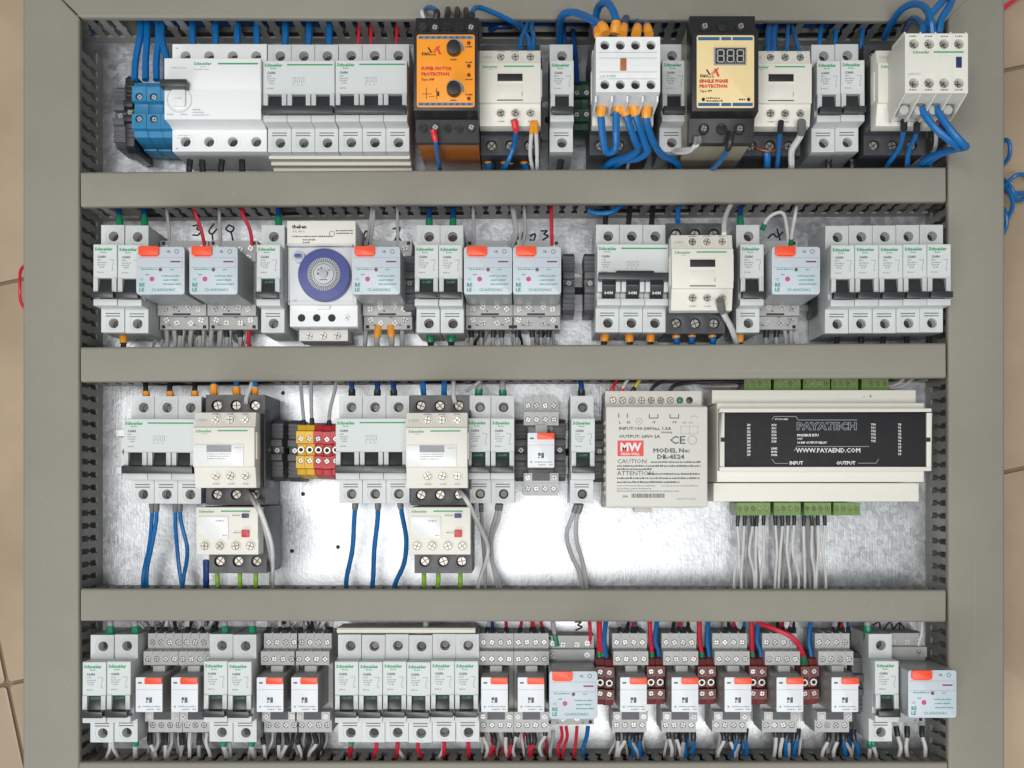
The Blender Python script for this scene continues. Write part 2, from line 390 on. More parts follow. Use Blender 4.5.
yt = py(19.6, 52)
cut_top = cutpx([(126, 167), (184, 203), (212, 224), (234, 248), (275, 292), (300, 318), (325, 332), (487, 545), (553, 585), (597, 655), (763, 800), (815, 838), (885, 950)], 45, HX, XR - XL + 80)
duct('slotted grey duct along the top edge of the panel', 'grey lid of the top edge duct, cut off by the frame', HX, yt + 21.5, XR - XL + 82, 43, -.0044, (), cut_top, mL=1, mR=1, lidL=XR - XL - 3.8)
def rowduct(i, y0l, y1l, y0r, y1r, cu, cl):
    yl = (py(y0l, 52) + py(y1l, 52)) / 2; yr = (py(y0r, 52) + py(y1r, 52)) / 2; W = py(y0l, 52) - py(y1l, 52)
    a = math.atan2(yr - yl, HL)
    w = ['first and second', 'second and third', 'third and bottom'][i]
    duct('slotted grey duct between the %s device rows' % w, 'long grey lid between the %s device rows' % w, HX, (yl + yr) / 2, HL + 4, W, a,
         cutpx(cu, 45, HX, HL + 4), cutpx(cl, 45, HX, HL + 4), lidL=HL)
rowduct(0, 172, 207, 168, 201, [], [(112, 126), (138, 152), (272, 292), (421, 436), (446, 460), (588, 622), (627, 645), (650, 668), (676, 690)])
rowduct(1, 347, 382, 343.5, 377.5, [], [(140, 152), (165, 178), (190, 260), (420, 460), (610, 640)])
rowduct(2, 588.5, 621, 589.5, 622.5, [], [(598, 640), (650, 700)])
duct('slotted grey duct along the bottom edge of the panel', 'grey lid of the bottom edge duct, just inside the frame', HX, py(762, 52) - 21.5, XR - XL + 82, 43, 0, lidL=XR - XL - 1.2)
xl0, xr1 = px(23, 52), px(1004.5, 52)
ycen, yl_ = 66, 652
ytop, ybot = yt + .6, -262                                # lids are mitred against the top lid
for side, xa, xb, sg in (('left', xl0, XL, 1), ('right', XR, xr1, -1)):
    LL = ytop - ybot
    duct('slotted grey duct standing at the %s edge of the panel' % side, 'upright grey lid at the %s edge of the panel' % side, (xa + xb) / 2, ycen, yl_ - 84, xb - xa, sg * math.pi / 2,
         lidL=LL, lidshift=sg * ((ytop + ybot) / 2 - ycen), mR=1 if sg > 0 else 0, mL=0 if sg > 0 else 1)

# ------------------------------------------------------------------ shared small parts
def screw_mesh(r, m, n=12):
    mb = MB(); mb.cyl(0, 0, 0, .9, r, m, n, top='screw_dark'); g = r * .11  # top face coloured dark, stands in for shade down in the cross slot
    for q in range(4):                                    # four quarter pads leave a real cross slot
        pts = [(g, g)]; a0 = math.asin(min(.99, g / (r * .93)))
        for i in range(5):
            t = a0 + (math.pi/2 - 2 * a0) * i / 4; pts.append((r * .93 * math.cos(t), r * .93 * math.sin(t)))
        c, s_ = math.cos(q * math.pi/2), math.sin(q * math.pi/2)
        mb.poly([(a * c - b2 * s_, a * s_ + b2 * c) for a, b2 in pts], .85, 1.7, m)
    me = mb.mesh(); 
    return me
SC = {k: screw_mesh(r, m_) for k, r, m_ in (('mcb', 2.75, 'screw_dark'), ('big', 3.3, 'screw'), ('aux', 2.7, 'screw'), ('rel', 2.3, 'screw_bright'), ('sm', 2.0, 'screw_bright'), ('mini', 1.6, 'brass'), ('psu', 2.2, 'screw'), ('blk', 2.6, 'screw_dark'))}
NOTCH = [(17.9, 4), (17.9, 7.7), (-17.9, 7.7), (-17.9, 4)]

# ------------------------------------------------------------------ circuit breakers
def breaker(poles, up=False, green=True, seed=1, bm='breaker'):
    T_ = Tmpl(); W = 18 * poles; mb = MB()
    for i in range(poles):
        c = (i - (poles - 1) / 2) * 18
        a, b2 = c - 8.82, c + 8.82
        pr = [(-41, 4), (-41, 52), (-23.2, 52), (-23, 60), (-23, 67.5), (-18.2, 67.5), (-18.2, 60), (-2.5, 60), (-2.5, 67.5), (22.8, 67.5), (22.8, 52), (41, 52), (41, 4)] + NOTCH
        mb.prism(pr, a, b2, bm, skip=(1, 10))
        mb.holed(a, b2, -41, -23.2, 52, [(c + .6, -34, 3.8)], 9, bm); mb.holed(a, b2, 22.8, 41, 52, [(c + .6, 32.3, 3.8)], 9, bm)
        mb.ring(c + .6, -34, 51.9, 52.35, 5.6, 6.1, bm, 130, 290, 10); mb.ring(c + .6, 32.3, 51.9, 52.35, 5.6, 6.1, bm, 130, 290, 10)
        for sx in (-1, 1): mb.box(c + sx * 6.9 - 1.7, c + sx * 6.9 + 1.7, -13, -2.4, 60, 68.4, bm)
    if poles > 1: mb.box(-W/2 + .3, W/2 - .3, -2.4, 22.6, 66, 67.75, bm)
    T_.add('body', mb.mesh(.35))
    zf = 67.75 if poles > 1 else 67.5
    lb = T_.add('label_plate', MB().box(-W/2 + .7, W/2 - .7, -2.2, 22.2, zf - .05, zf + .12, 'label').mesh(.05, 1))
    for i in range(poles):
        c = (i - (poles - 1) / 2) * 18
        T_.add('terminal_screw', SC['mcb'], (c + .6, -34, 43)); T_.add('terminal_screw', SC['mcb'], (c + .6, 32.3, 43))
        T_.add('vent_slot', MB().box(c - 5.6, c + 5.6, -26.9, -26.2, 51.9, 52.1, 'print').box(c - 5.6, c + 5.6, -28.9, -28.2, 51.9, 52.1, 'print').mesh())
    tg = MB()
    for i in range(poles):
        c = (i - (poles - 1) / 2) * 18
        if not up:
            tg.prism([(-17.8, 60.2), (-17.8, 67), (-13, 67.5), (-2.7, 63.5), (-2.7, 60.2)], c - 4.9, c + 4.9, 'toggle')
            if poles == 1: tg.prism([(-17.8, 67.7), (-18.2, 74), (-13.6, 74), (-13.0, 67.5)], c - 8.2, c + 8.2, 'toggle')
        else:
            tg.prism([(-17.6, 60.2), (-17.6, 63), (-8, 67.5), (-2.7, 66), (-2.7, 60.2)], c - 4.9, c + 4.9, 'toggle')
    if poles > 1:
        if not up: tg.prism([(-18.0, 67.8), (-18.4, 74), (-13.0, 74), (-11.8, 67.6)], -W/2 + .6, W/2 - .6, 'toggle')
        else:
            tg.prism([(-6.0, 67.2), (-5.0, 75), (.2, 75), (.8, 67.8)], -W/2 + .8, W/2 + 1.2, 'toggle')
            tg.prism([(.4, 67.9), (.2, 75), (1.6, 74.5), (1.8, 67.9)], -W/2 + 14, W/2 - 12, 'toggle')
    ti = T_.add('toggle', tg.mesh(.4))
    for i in range(poles):
        c = (i - (poles - 1) / 2) * 18
        if green and not up:
            T_.add('status_strip', MB().prism([(-6.4, 64.8), (-6.4, 65.1), (-2.8, 63.8), (-2.8, 63.4)], c - 4.8, c + 4.8, 'strip_green').mesh(), sub=ti)
            T_.txt('status_print', 'O-OFF', 2.2, 'print_pale', c, -5.6, 65.2, 'CENTER', sub=ti)
        if up: T_.txt('status_print', 'I-ON', 2.8, 'print_white', c, -14.4, 65.6, 'CENTER', .14, sub=ti)
    x0 = -W/2 + 1.6; z = zf + .1
    T_.txt('brand_print', 'Schneider', 3.3, 'green', x0 - .3, 18.2, z, bold=.15, sub=lb); T_.txt('brand_print', 'Electric', 1.5, 'green', x0 + 4, 16.4, z, bold=.04, sub=lb)
    T_.txt('type_print', 'C60N', 2.5, 'print', x0 + 1.6, 12.6, z, bold=.1, sub=lb)
    T_.add('fine_print', fine([(x0 + 1.6, x0 + 5, 10.6), (x0 + 1.6, x0 + 8.6, 8.7), (x0 + 1.6, x0 + 7.4, 7.0), (x0 + 3, x0 + 7, 5.2), (x0 + 1.6, x0 + 6.4, 1.4)], h=.85, seed=seed), (0, 0, z + .12), sub=lb)
    if poles > 1:
        T_.add('brand_line', MB().box(x0 + 16.5, W/2 - 1.6, 19.0, 20.1, z, z + .1, 'green').mesh(), sub=lb)
        w = MB()
        for q in range(3):
            u = -4.4 + q * 3.2
            for (a, b2, c, d) in ((0, .28, 4, 10), (0, 2, 9.7, 10), (1.7, 2, 6, 10), (1.0, 2, 6.8, 7.1), (0, 1.2, 4, 4.3)): w.face([(u+a, c, 0), (u+b2, c, 0), (u+b2, d, 0), (u+a, d, 0)], 'print_pale')
        T_.add('circuit_symbol', w.mesh(smooth=False), (0, 0, z + .12), sub=lb)
    else:
        w = MB()
        for (a, b2, c, d) in ((3, 6.4, 11, 11.4), (6, 6.4, 8, 11.4), (5.2, 5.6, 3.5, 8), (5.2, 6.6, 3.2, 3.6)): w.face([(a, c, 0), (b2, c, 0), (b2, d, 0), (a, d, 0)], 'print_pale')
        T_.add('circuit_symbol', w.mesh(smooth=False), (0, 0, z + .12), sub=lb)
    return T_
B1 = breaker(1); B1n = breaker(1, green=False, seed=2); B3 = breaker(3, green=False, seed=3); B3u = breaker(3, up=True, seed=4)
def put(T_, name, label, cat, cx, row, z=67.5, group=None, dy=0, dz=0): return T_.place(name, label, cat, (px(cx, z), RY[row] + dy + RND.uniform(-.45, .45), dz + RND.uniform(-.25, .1)), group, RND.uniform(-.004, .004))
G1 = 'single pole circuit breakers'; G3 = 'three pole circuit breakers'
for cx, T_, row, lb in (
    (562, B1n, 0, 'single grey breaker between the small cream contactor and the white block with blue loops'),
    (674, B1n, 0, 'single grey breaker half hidden left of the black box with a digit display'),
    (828.7, B1n, 0, 'left one of the pair of grey breakers in the top row'), (852.8, B1n, 0, 'right one of the pair of grey breakers in the top row'),
    (105.2, B1n, 1, 'grey breaker at the far left end of the second row'), (129.6, B1n, 1, 'grey breaker touching the leftmost pale blue relay, second row'),
    (268.3, B1, 1, 'single grey breaker left of the blue dial time switch'),
    (426.5, B1, 1, 'left one of two grey breakers in the middle of the second row'), (450.7, B1, 1, 'right one of two grey breakers in the middle of the second row'),
    (752, B1n, 1, 'single grey breaker right of the cream contactor in the second row'),
    (478.5, B1, 2, 'grey breaker touching the right contactor of the third row'), (502.5, B1, 2, 'grey breaker left of the small relay in the third row'),
    (583, B1, 2, 'single grey breaker left of the power supply'),
    (94.2, B1, 3, 'grey breaker at the far left end of the bottom row'), (118.7, B1, 3, 'second grey breaker from the left end of the bottom row'),
    (215.5, B1, 3, 'left breaker of the pair between small relays in the bottom row'), (239.7, B1, 3, 'right breaker of the pair between small relays in the bottom row'),
    (887, B1, 3, 'last grey breaker at the right end of the bottom row')):
    put(T_, 'circuit_breaker', lb, 'circuit breaker', cx, row, group=G1)
ORD = ['first', 'second', 'third', 'fourth', 'fifth', 'sixth', 'seventh', 'eighth', 'ninth', 'tenth', 'eleventh', 'twelfth', 'thirteenth', 'fourteenth', 'fifteenth', 'sixteenth', 'seventeenth', 'eighteenth', 'nineteenth', 'twentieth']
for i in range(5): put(B1n, 'circuit_breaker', '%s from left of the five breakers ending the second row' % ORD[i], 'circuit breaker', 842.7 + 24.1 * i, 1, group=G1)
for i in range(6): put(B1, 'circuit_breaker', '%s from left of six joined breakers in the bottom row' % ORD[i], 'circuit breaker', 346.6 + 24.0 * i, 3, group=G1)
for cx, T_, row, lb in ((299, B3, 0, 'three pole breaker beside the white residual current switch'), (371.3, B3, 0, 'three pole breaker beside the orange fronted motor relay'),
                        (633, B3u, 1, 'three pole breaker with its black bar switched up'), (159.5, B3, 2, 'three pole breaker at the left end of the third row'),
                        (371.5, B3, 2, 'three pole breaker right of the yellow and red terminals')):
    put(T_, 'three_pole_breaker', lb, 'circuit breaker', cx, row, group=G3)

# residual current switch, four modules, white
T_ = Tmpl(); mb = MB()
pr = [(-41, 4), (-41, 52), (-24.6, 52), (-22.8, 60), (-22.8, 71), (22.8, 71), (22.8, 52), (41, 52), (41, 4)] + NOTCH
mb.prism(pr, -36, 36, 'white', skip=(1, 6))
hs = [(-26 + 18 * i, -33.5, 3.9) for i in range(4)]
mb.holed(-36, 36, -41, -24.6, 52, hs, 8, 'white'); hs2 = [(x, 31.8, 3.9) for x, _, _ in hs]; mb.holed(-36, 36, 22.8, 41, 52, hs2, 8, 'white')
for x, y, _ in hs + hs2: mb.ring(x, y, 51.9, 52.3, 5.6, 6, 'white', -60, 100, 10)
T_.add('body', mb.mesh(.5))
for x, y, _ in hs + hs2: T_.add('terminal_screw', SC['mcb'], (x, y, 44))
T_.add('cover_plate', MB().box(-35.6, 35.6, .3, 22.4, 70.9, 71.5, 'white').mesh(.2))
T_.add('lever_well', MB().ring(-25, -8.5, 70.9, 71.6, 8.6, 9.6, 'label', 0, 360, 24).mesh())
lv = T_.add('test_button', MB().rbox(-30, -20, -13.5, -1, 70.8, 73.4, 1, 'white').mesh(.4)); T_.txt('status_print', 'I-ON', 2.2, 'print_pale', -25, -8.6, 73.4, 'CENTER', sub=lv)
T_.add('lever', MB().prism([(-1.6, 71.6), (-1.2, 80), (4.2, 80), (4.6, 71.6)], -37, -17, 'toggle').mesh(.8))
T_.txt('brand_print', 'Schneider', 3.3, 'green', -14, 17.6, 71.5, bold=.1); T_.txt('brand_print', 'Electric', 1.4, 'green', -9, 15.8, 71.5); T_.add('brand_line', MB().box(4, 34, 18, 19.2, 71.5, 71.62, 'green').mesh())
T_.add('fine_print', fine([(-31, -20, 15.2), (-14, -3, 14), (-34, -29, -19.5), (-24, -19, -19.5), (-15, -9, -16), (-15, -6, -18), (-15, -3, -20)]), (0, 0, 71.65))
T_.add('fine_print', fine([(-32, -22, -29), (-32, -22, -31)]), (0, 0, 52.12))
T_.txt('terminal_print', 'N', 2.2, 'print_blue', -33.5, 37, 52); T_.txt('terminal_print', 'N', 2.2, 'print_blue', -33.5, -39.6, 52)
T_.place('residual_current_switch', 'wide white residual current switch with a dark lever', 'residual switch', (-229.5, RY[0], 0))

# ------------------------------------------------------------------ contactors and blocks
def contactor(v):
    T_ = Tmpl()
    b_ = MB(); pr = [(-42, 4), (-42, 54), (-27, 54), (-27, 70), (27, 70), (27, 54), (42, 54), (42, 4)] + NOTCH
    b_.prism(pr, -22.6, 22.6, 'charcoal', skip=(1, 5))
    xs = (-14.5, 0, 14.5)
    b_.holed(-22.6, 22.6, -42, -27, 54, [(x, -34, 4) for x in xs], 5, 'charcoal'); b_.holed(-22.6, 22.6, 27, 42, 54, [(x, 34, 4) for x in xs], 5, 'charcoal')
    T_.add('base', b_.mesh(.5))
    T_.add('side_clip', MB().box(22.6, 24.0, -30, 30, 30, 60, 'charcoal').mesh(.3))
    for x in xs: T_.add('terminal_screw', SC['big'], (x, -34, 49.2)); T_.add('terminal_screw', SC['big'], (x, 34, 49.2))
    c = MB(); ys = (-29, -25, -13.2, -13.2, 14.5, 14.5, 26)
    pr = [(-29, 70), (-29, 82), (-14, 85.5), (-13.6, 88), (15.2, 88), (15.8, 85), (26.5, 82.5), (26.5, 70)]
    c.prism(pr, -22.5, 22.5, 'cream'); c.box(-23.2, -22, -10, 12, 72, 80, 'cream').box(22, 23.6, -8, 12, 74, 84, 'cream')
    for x in (-6.9, 3.9, 15):
        for y, z in ((21, 84), (-20, 84.2)): c.ring(x, y, z - 3, z + .5, 2.9, 3.9, 'cream', n=16); c.cyl(x, y, z - 3, z - .3, 2.95, 'hole', 14)
    T_.add('front_housing', c.mesh(.4))
    for x in (-6.9, 3.9, 15):
        for y in (21, -20): T_.add('coil_screw', SC['aux'], (x, y, 83.9))
    z = 88.0
    if v == 'card':
        k = T_.add('label_card', MB().box(-21.8, 14.6, -13.2, 2.4, 87.9, 88.7, 'card').mesh(.2)); T_.add('window', MB().box(-12.4, 5.7, -2.8, 2.3, 88.7, 88.9, 'window_grey').mesh(), sub=k)
        T_.add('fine_print', fine([(-12, 5, -4.5), (-12, 5, -6.2), (-12, 2, -8), (8, 13, 0)]), (0, 0, 88.85), sub=k)
    else:
        T_.add('window', MB().box(-9.2, 9.2, 1.8, 7.3, 87.9, 88.3, 'hole').mesh(.1)); T_.add('window_frame', MB().box(-9.8, 9.8, 7.3, 7.7, 87.9, 88.5, 'cream').box(-9.8, 9.8, 1.4, 1.8, 87.9, 88.5, 'cream').mesh())
        T_.add('label_card', MB().box(-9.2, 9.2, -9.4, -1, 87.9, 88.35, 'cream_light').box(8.4, 9.2, -9.4, -6, 88.3, 88.5, 'print_pale').mesh(.1))
        T_.add('seam', MB().box(-9.5, 9.5, -12.4, -11.6, 87.95, 88.2, 'print').mesh())
    T_.txt('brand_print', 'Schneider', 2.9, 'green', -20.5, 11.6, z, bold=.08); T_.txt('brand_print', 'Electric', 1.2, 'green', -15.5, 10.2, z); T_.add('brand_line', MB().box(-4.5, 17.5, 12.3, 13.3, z, z + .1, 'green').mesh())
    T_.txt('type_print', 'LC1D09', 2.2, 'print_pale', -21, 20, 85)
    T_.add('fine_print', fine([(-9.5, -4, 25), (1, 6, 25), (12.5, 17, 25)], h=.8), (0, 0, 83.5)); T_.add('fine_print', fine([(-9, -4, -26.5), (2, 6.5, -26.5), (13, 17, -26.5)], h=.8), (0, 0, 84.1))
    return T_
CW, CC = contactor('window'), contactor('card')
GC = 'cream motor contactors'
for cx, T_, row, lb in ((510, CW, 0, 'cream contactor right of the orange fronted motor relay'), (623.5, CW, 0, 'contactor hidden behind the white block with orange ferrules'),
                        (781, CW, 0, 'cream contactor right of the black box with digit display'), (909, CW, 0, 'cream contactor beneath the tilted auxiliary block at top right'),
                        (702.7, CW, 1, 'cream contactor in the second row'), (223.7, CC, 2, 'left cream contactor of the third row'), (436.5, CC, 2, 'right cream contactor of the third row')):
    put(T_, 'contactor', lb, 'contactor', cx, row, 88, GC, dy=(-2.5 if row == 0 else 0))
# overload relays under the third row contactors
T_ = Tmpl()
b_ = MB(); b_.prism([(-33, 10), (-33, 60), (-17, 60), (-17, 70), (18, 70), (18, 10)], -21, 22.5, 'charcoal', skip=(1,)); b_.holed(-21, 22.5, -33, -17, 60, [(x + .8, -24, 4) for x in (-14, 0, 14)], 5, 'charcoal')
T_.add('base', b_.mesh(.5))
for x in (-14, 0, 14): T_.add('terminal_screw', SC['big'], (x + .8, -24, 55.2))
c = MB().box(-22.6, 22.6, -17.3, 17.3, 70, 86.5, 'cream').box(-22.6, 22.6, -6, 17.3, 86, 88, 'cream')
for x in (-16.6, -5.5, 6, 16.6): c.ring(x, -11, 86, 87.2, 3.0, 3.9, 'cream', n=16)
T_.add('front_housing', c.mesh(.4))
for x in (-16.6, -5.5, 6, 16.6): T_.add('terminal_screw', SC['aux'], (x, -11, 86.4))
T_.add('clear_flap', MB().poly([(-21, 10.6), (1, 10.6), (1, -5.6), (-14, -5.6), (-21, 1)], 88, 88.8, 'card').mesh(.2))
T_.add('stop_button', MB().rbox(11, 16.4, -4.5, .8, 88, 90, .4, 'button_red').mesh(.3)); T_.add('reset_button', MB().rbox(11, 16, 9.6, 12.8, 88, 89.6, .4, 'button_blue').mesh(.3))
T_.txt('brand_print', 'Schneider', 2.8, 'green', -20.5, 13.4, 88, bold=.08); T_.add('brand_line', MB().box(-4.5, 17, 14, 15, 88, 88.1, 'green').mesh())
T_.add('fine_print', fine([(-8, -2, 7), (-3, 0, -3.5), (4, 10, 11), (5, 10, -1.6)], h=.9), (0, 0, 88.92))
GO = 'overload relays below the contactors'
for cx, lb in ((227, 'left overload relay, hung below the left third row contactor'), (439.5, 'right overload relay, hung below the right third row contactor')):
    T_.place('overload_relay', lb, 'overload relay', (px(cx, 88), py(531, 88), 0), GO)
# auxiliary contact block with coloured print and orange ferrules
T_ = Tmpl(); mb = MB()
mb.prism([(-20, 88.2), (-20, 120), (-18.8, 129.2), (-18.8, 130), (19.5, 130), (19.5, 88.2)], -22.3, 22.3, 'white', skip=(3,))
mb.holed(-22.3, 22.3, -18.8, 0, 130, [(x, -13.6, 3.2) for x in (-16, -5.3, 5.3, 16)], 5, 'white'); mb.holed(-22.3, 22.3, 0, 19.5, 130, [(x, 13.8, 3.2) for x in (-16, -5.3, 5.3, 16)], 5, 'white')
for x in (-22, -10.7, 0, 10.7, 21): mb.box(x - .6, x + .6, -24, -20, 95, 126, 'white')
T_.add('body', mb.mesh(.4))
for x in (-16, -5.3, 5.3, 16):
    for y in (-13.6, 13.8): T_.add('terminal_screw', SC['blk'], (x, y, 125.2))
T_.add('flag', MB().box(-5.4, -1.2, -4, 4.4, 129.9, 130.8, 'flag_brown').mesh(.2)); T_.txt('type_print', 'LA1DN40', 2.6, 'print_green', -19, -8.6, 130)
T_.add('print_line', MB().box(-20, 20, 8.6, 8.9, 130, 130.1, 'print_pale').box(-20, 20, 4.6, 4.9, 130, 130.1, 'print_pale').box(-20, 20, -5, -4.7, 130, 130.1, 'print_pale').box(-20, 20, -9.8, -9.5, 130, 130.1, 'print_pale').mesh())
T_.place('auxiliary_block', 'white auxiliary contact block with brown flag and orange ferruled blue loops', 'auxiliary block', (px(628, 130), py(65, 130), 0))
# auxiliary block on the right hand contactor
T_ = Tmpl(); mb = MB()
mb.prism([(-21, 88.2), (-21, 112), (-20.8, 120), (-20.8, 124), (21, 124), (21, 88.2)], -22, 22, 'cream_light', skip=(3,))
mb.holed(-22, 22, -20.8, 0, 124, [(x, -13.6, 3.4) for x in (-15.7, -5, 5.4, 15.8)], 4, 'cream_light', 'olive'); mb.holed(-22, 22, 0, 21, 124, [(x, 13.8, 3.4) for x in (-15.7, -5, 5.4, 15.8)], 4, 'cream_light', 'olive')
for x in (-21.4, -10.4, .2, 10.7, 21.4): mb.prism([(-20.8, 123.5), (-30, 96), (-30, 89), (-20.8, 89)], x - .6, x + .6, 'cream_light'); mb.box(x - .6, x + .6, 20.8, 23, 96, 122, 'cream_light')
T_.add('body', mb.mesh(.4))
for x in (-15.7, -5, 5.4, 15.8):
    for y in (-13.6, 13.8): T_.add('terminal_screw', SC['aux'], (x, y, 120.1))
    T_.add('wire_clamp', MB().cyl(0, 0, 0, 9, 3.4, 'socket', 14).mesh(.3), (x, -25.5, 95))
T_.add('flag', MB().box(13.6, 17.6, -3, 4.6, 123.9, 124.3, 'button_blue').mesh()); T_.txt('brand_print', 'Schneider', 2.9, 'green', -16.6, 7, 124, bold=.08); T_.add('brand_line', MB().box(-2, 19, 7.5, 8.5, 124, 124.1, 'green').mesh())
T_.txt('type_print', 'LADN31', 2.5, 'print_pale', -20, -8.2, 124); T_.add('fine_print', fine([(-19, -14, 18.6), (-8, -3, 18.6), (3, 8, 18.6), (13, 18, 18.6), (-19, -14, -18.8), (-8, -3, -18.8), (3, 8, -18.8), (13, 18, -18.8)], 'print', h=.8), (0, 0, 124.12))
T_.place('auxiliary_block', 'cream auxiliary contact block at top right overlapping the side lid', 'auxiliary block', (px(936.5, 124), py(63.5, 124), 0))

# ------------------------------------------------------------------ protection relays with printed panels
def logo(T_, x, y, z, s_=1.0):
    T_.add('emblem', MB().poly([(x, y + 5*s_), (x + 1.2*s_, y + 5*s_), (x + 3.4*s_, y + 1.2*s_), (x + 2.4*s_, y + 1.0*s_)], z, z + .12, 'ink').poly([(x + 2.6*s_, y + 1*s_), (x + 3.4*s_, y + 1.2*s_), (x + 7*s_, y + 4.6*s_), (x + 6.4*s_, y + 5*s_)], z, z + .14, 'print_red').poly([(x + 6*s_, y + 5.6*s_), (x + 7.4*s_, y + 5.6*s_), (x + 10*s_, y), (x + 8.2*s_, y)], z, z + .16, 'print_red').poly([(x + 4*s_, y + .6*s_), (x + 4.8*s_, y + .6*s_), (x + 9.4*s_, y + 6*s_), (x + 8.6*s_, y + 6.4*s_)], z, z + .18, 'print_red').mesh(smooth=False))
    T_.add('fine_print', fine([(x - 4*s_, x + 6*s_, y - .6*s_), (x - 4*s_, x + 1.5*s_, y + .5*s_)], 'ink', h=.9*s_), (0, 0, z + .2))
T_ = Tmpl()
T_.add('housing', MB().prism([(-44, 4), (-44, 84), (44, 84), (44, 4)] + NOTCH, -22.3, 22.3, 'amber').mesh(.6))
mb = MB(); mb.prism([(-44.6, 84), (-44.6, 90), (-30, 96), (-29, 104), (-28, 110), (28, 110), (29, 104), (31, 98), (44.6, 94), (44.6, 84)], -22.8, 22.8, 'black')
for i in range(5):
    for y, z in ((-35, 93.6), (36, 97.4)): mb.ring(-17.4 + 8.7 * i, y, z - 2, z + .9, 2.9, 3.6, 'black', n=14); mb.cyl(-17.4 + 8.7 * i, y, z - 2, z + .3, 2.9, 'hole', 12)
T_.add('terminal_cover', mb.mesh(.5))
for i in range(5):
    for y, z in ((-35, 93.6), (36, 97.4)): T_.add('terminal_screw', SC['sm'] if i in (1, 4) else SC['blk'], (-17.4 + 8.7 * i, y, z + .2))
p_ = T_.add('front_panel', MB().rbox(-20.6, 20.6, -25.8, 25.8, 109.8, 110.6, 1.6, 'orange_panel').mesh(.1))
for y in (22.6, -24.8):
    w = MB().box(-19.6, 19.6, y, y + 2.2, 110.6, 110.7, 'panel_grey')
    for i in range(9): w.box(-18.8 + 4.3 * i, -16.4 + 4.3 * i, y + .3, y + 1.8, 110.7, 110.78, 'panel_blue')
    T_.add('terminal_print', w.mesh(smooth=False), sub=p_)
for y in (15, -14):
    k = T_.add('knob', MB().cyl(5.9, y, 110.6, 117, 5.2, 'black', 24, 4.8).mesh(.4)); T_.add('pointer', MB().box(5.5, 6.3, y - 4, y + 1, 117, 117.2, 'toggle').mesh(), sub=k)
    T_.add('scale_print', MB().ring(5.9, y, 110.6, 110.75, 5.8, 7.4, 'panel_grey', -10, 120, 16).mesh(), sub=p_)
for y in (19.5, 3.2, -3.2, -20): T_.add('indicator_lamp', MB().cyl(16.4, y, 110.6, 111.6, 1.3, 'led', 12).mesh(.2))
T_.txt('title_print', 'SUPER MOTOR', 3.2, 'print_red', -17.4, .6, 110.6, bold=.2, sub=p_); T_.txt('title_print', 'PROTECTION', 3.2, 'print_red', -17.4, -3.4, 110.6, bold=.2, sub=p_); T_.txt('type_print', 'Type: SMP', 2.2, 'ink', -17.4, -6.9, 110.6, bold=.06, sub=p_)
logo(T_, -13, 11.6, 110.62)
w = MB()
for (a, b2, c, d) in ((-17, -10, -16.6, -16.3), (-14, -13.6, -20, -12), (-12, -8, -18.4, -18.1), (-6.6, -6.2, -20.4, -12), (-8, -5, -14.6, -14.3), (-6, -4.6, -18, -15)): w.box(a, b2, c, d, 110.6, 110.72, 'ink')
T_.add('circuit_symbol', w.mesh(smooth=False), sub=p_); T_.add('fine_print', fine([(14, 19, 16.6), (14, 19, 5.6), (14, 19, -6.6), (14, 19, -17.4), (3.5, 8, 7.4), (3.5, 8, -21.4)], 'ink', h=.9), (0, 0, 110.74), sub=p_)
T_.place('motor_protection_relay', 'black motor protection relay with orange panel and two knobs', 'protection relay', (px(445.8, 110), RY[0] - 1.5, 0))
T_ = Tmpl()
T_.add('housing', MB().prism([(-44, 4), (-44, 84), (44, 84), (44, 4)] + NOTCH, -23, 23, 'olive').mesh(.6))
mb = MB(); mb.prism([(-45, 84), (-45, 92), (-29, 97), (-28, 110), (28, 110), (29, 101), (44.8, 98), (44.8, 84)], -23.6, 23.6, 'black')
for x in (-13, 0, 13):
    for y, z in ((-36, 95.4), (36.5, 100)): mb.ring(x, y, z - 2, z + .8, 3.3, 4, 'black', n=14); mb.cyl(x, y, z - 2, z + .2, 3.3, 'hole', 12)
T_.add('terminal_cover', mb.mesh(.5))
for x in (-13, 13):
    for y, z in ((-36, 95.4), (36.5, 100)): T_.add('terminal_screw', SC['psu'], (x, y, z))
p_ = T_.add('front_panel', MB().rbox(-20.4, 20.4, -25.8, 25.8, 109.8, 110.6, 1.4, 'yellow_panel').mesh(.1))
for y in (22.2, -24.6):
    for a, b2 in ((-19.4, -4.2), (-3, 4), (5, 19.4)): T_.add('terminal_print', MB().box(a, b2, y, y + 2.3, 110.6, 110.72, 'panel_blue').mesh(smooth=False), sub=p_)
d_ = T_.add('digit_display', MB().box(-8.4, 14.6, 4.4, 16.8, 110.5, 111.6, 'print_pale').box(-7.4, 14, 5, 16.2, 111.6, 111.8, 'hole').mesh(.1, 1))
for i in range(3):
    u = -5.8 + 7 * i; w = MB()
    for (a, b2, c, d) in ((0, 4.4, 14.4, 15.2), (0, 4.4, 10.2, 11), (0, 4.4, 6, 6.8), (-.5, .4, 11, 14.6), (4, 4.9, 11, 14.6), (-.5, .4, 6.6, 10.2), (4, 4.9, 6.6, 10.2), (5.4, 6.1, 5.8, 6.5)): w.box(u + a, u + b2, c, d, 111.8, 111.9, 'segment')
    T_.add('digit', w.mesh(smooth=False), sub=d_)
T_.txt('title_print', 'SINGLE PHASE', 3.2, 'print_red', -18.6, -7.9, 110.6, bold=.2, sub=p_); T_.txt('title_print', 'PROTECTION', 3.2, 'print_red', -18.6, -11.5, 110.6, bold=.2, sub=p_); T_.txt('type_print', 'Type: SPP', 2.2, 'ink', -18.2, -14.6, 110.6, bold=.06, sub=p_)
logo(T_, -14, -3.6, 110.62)
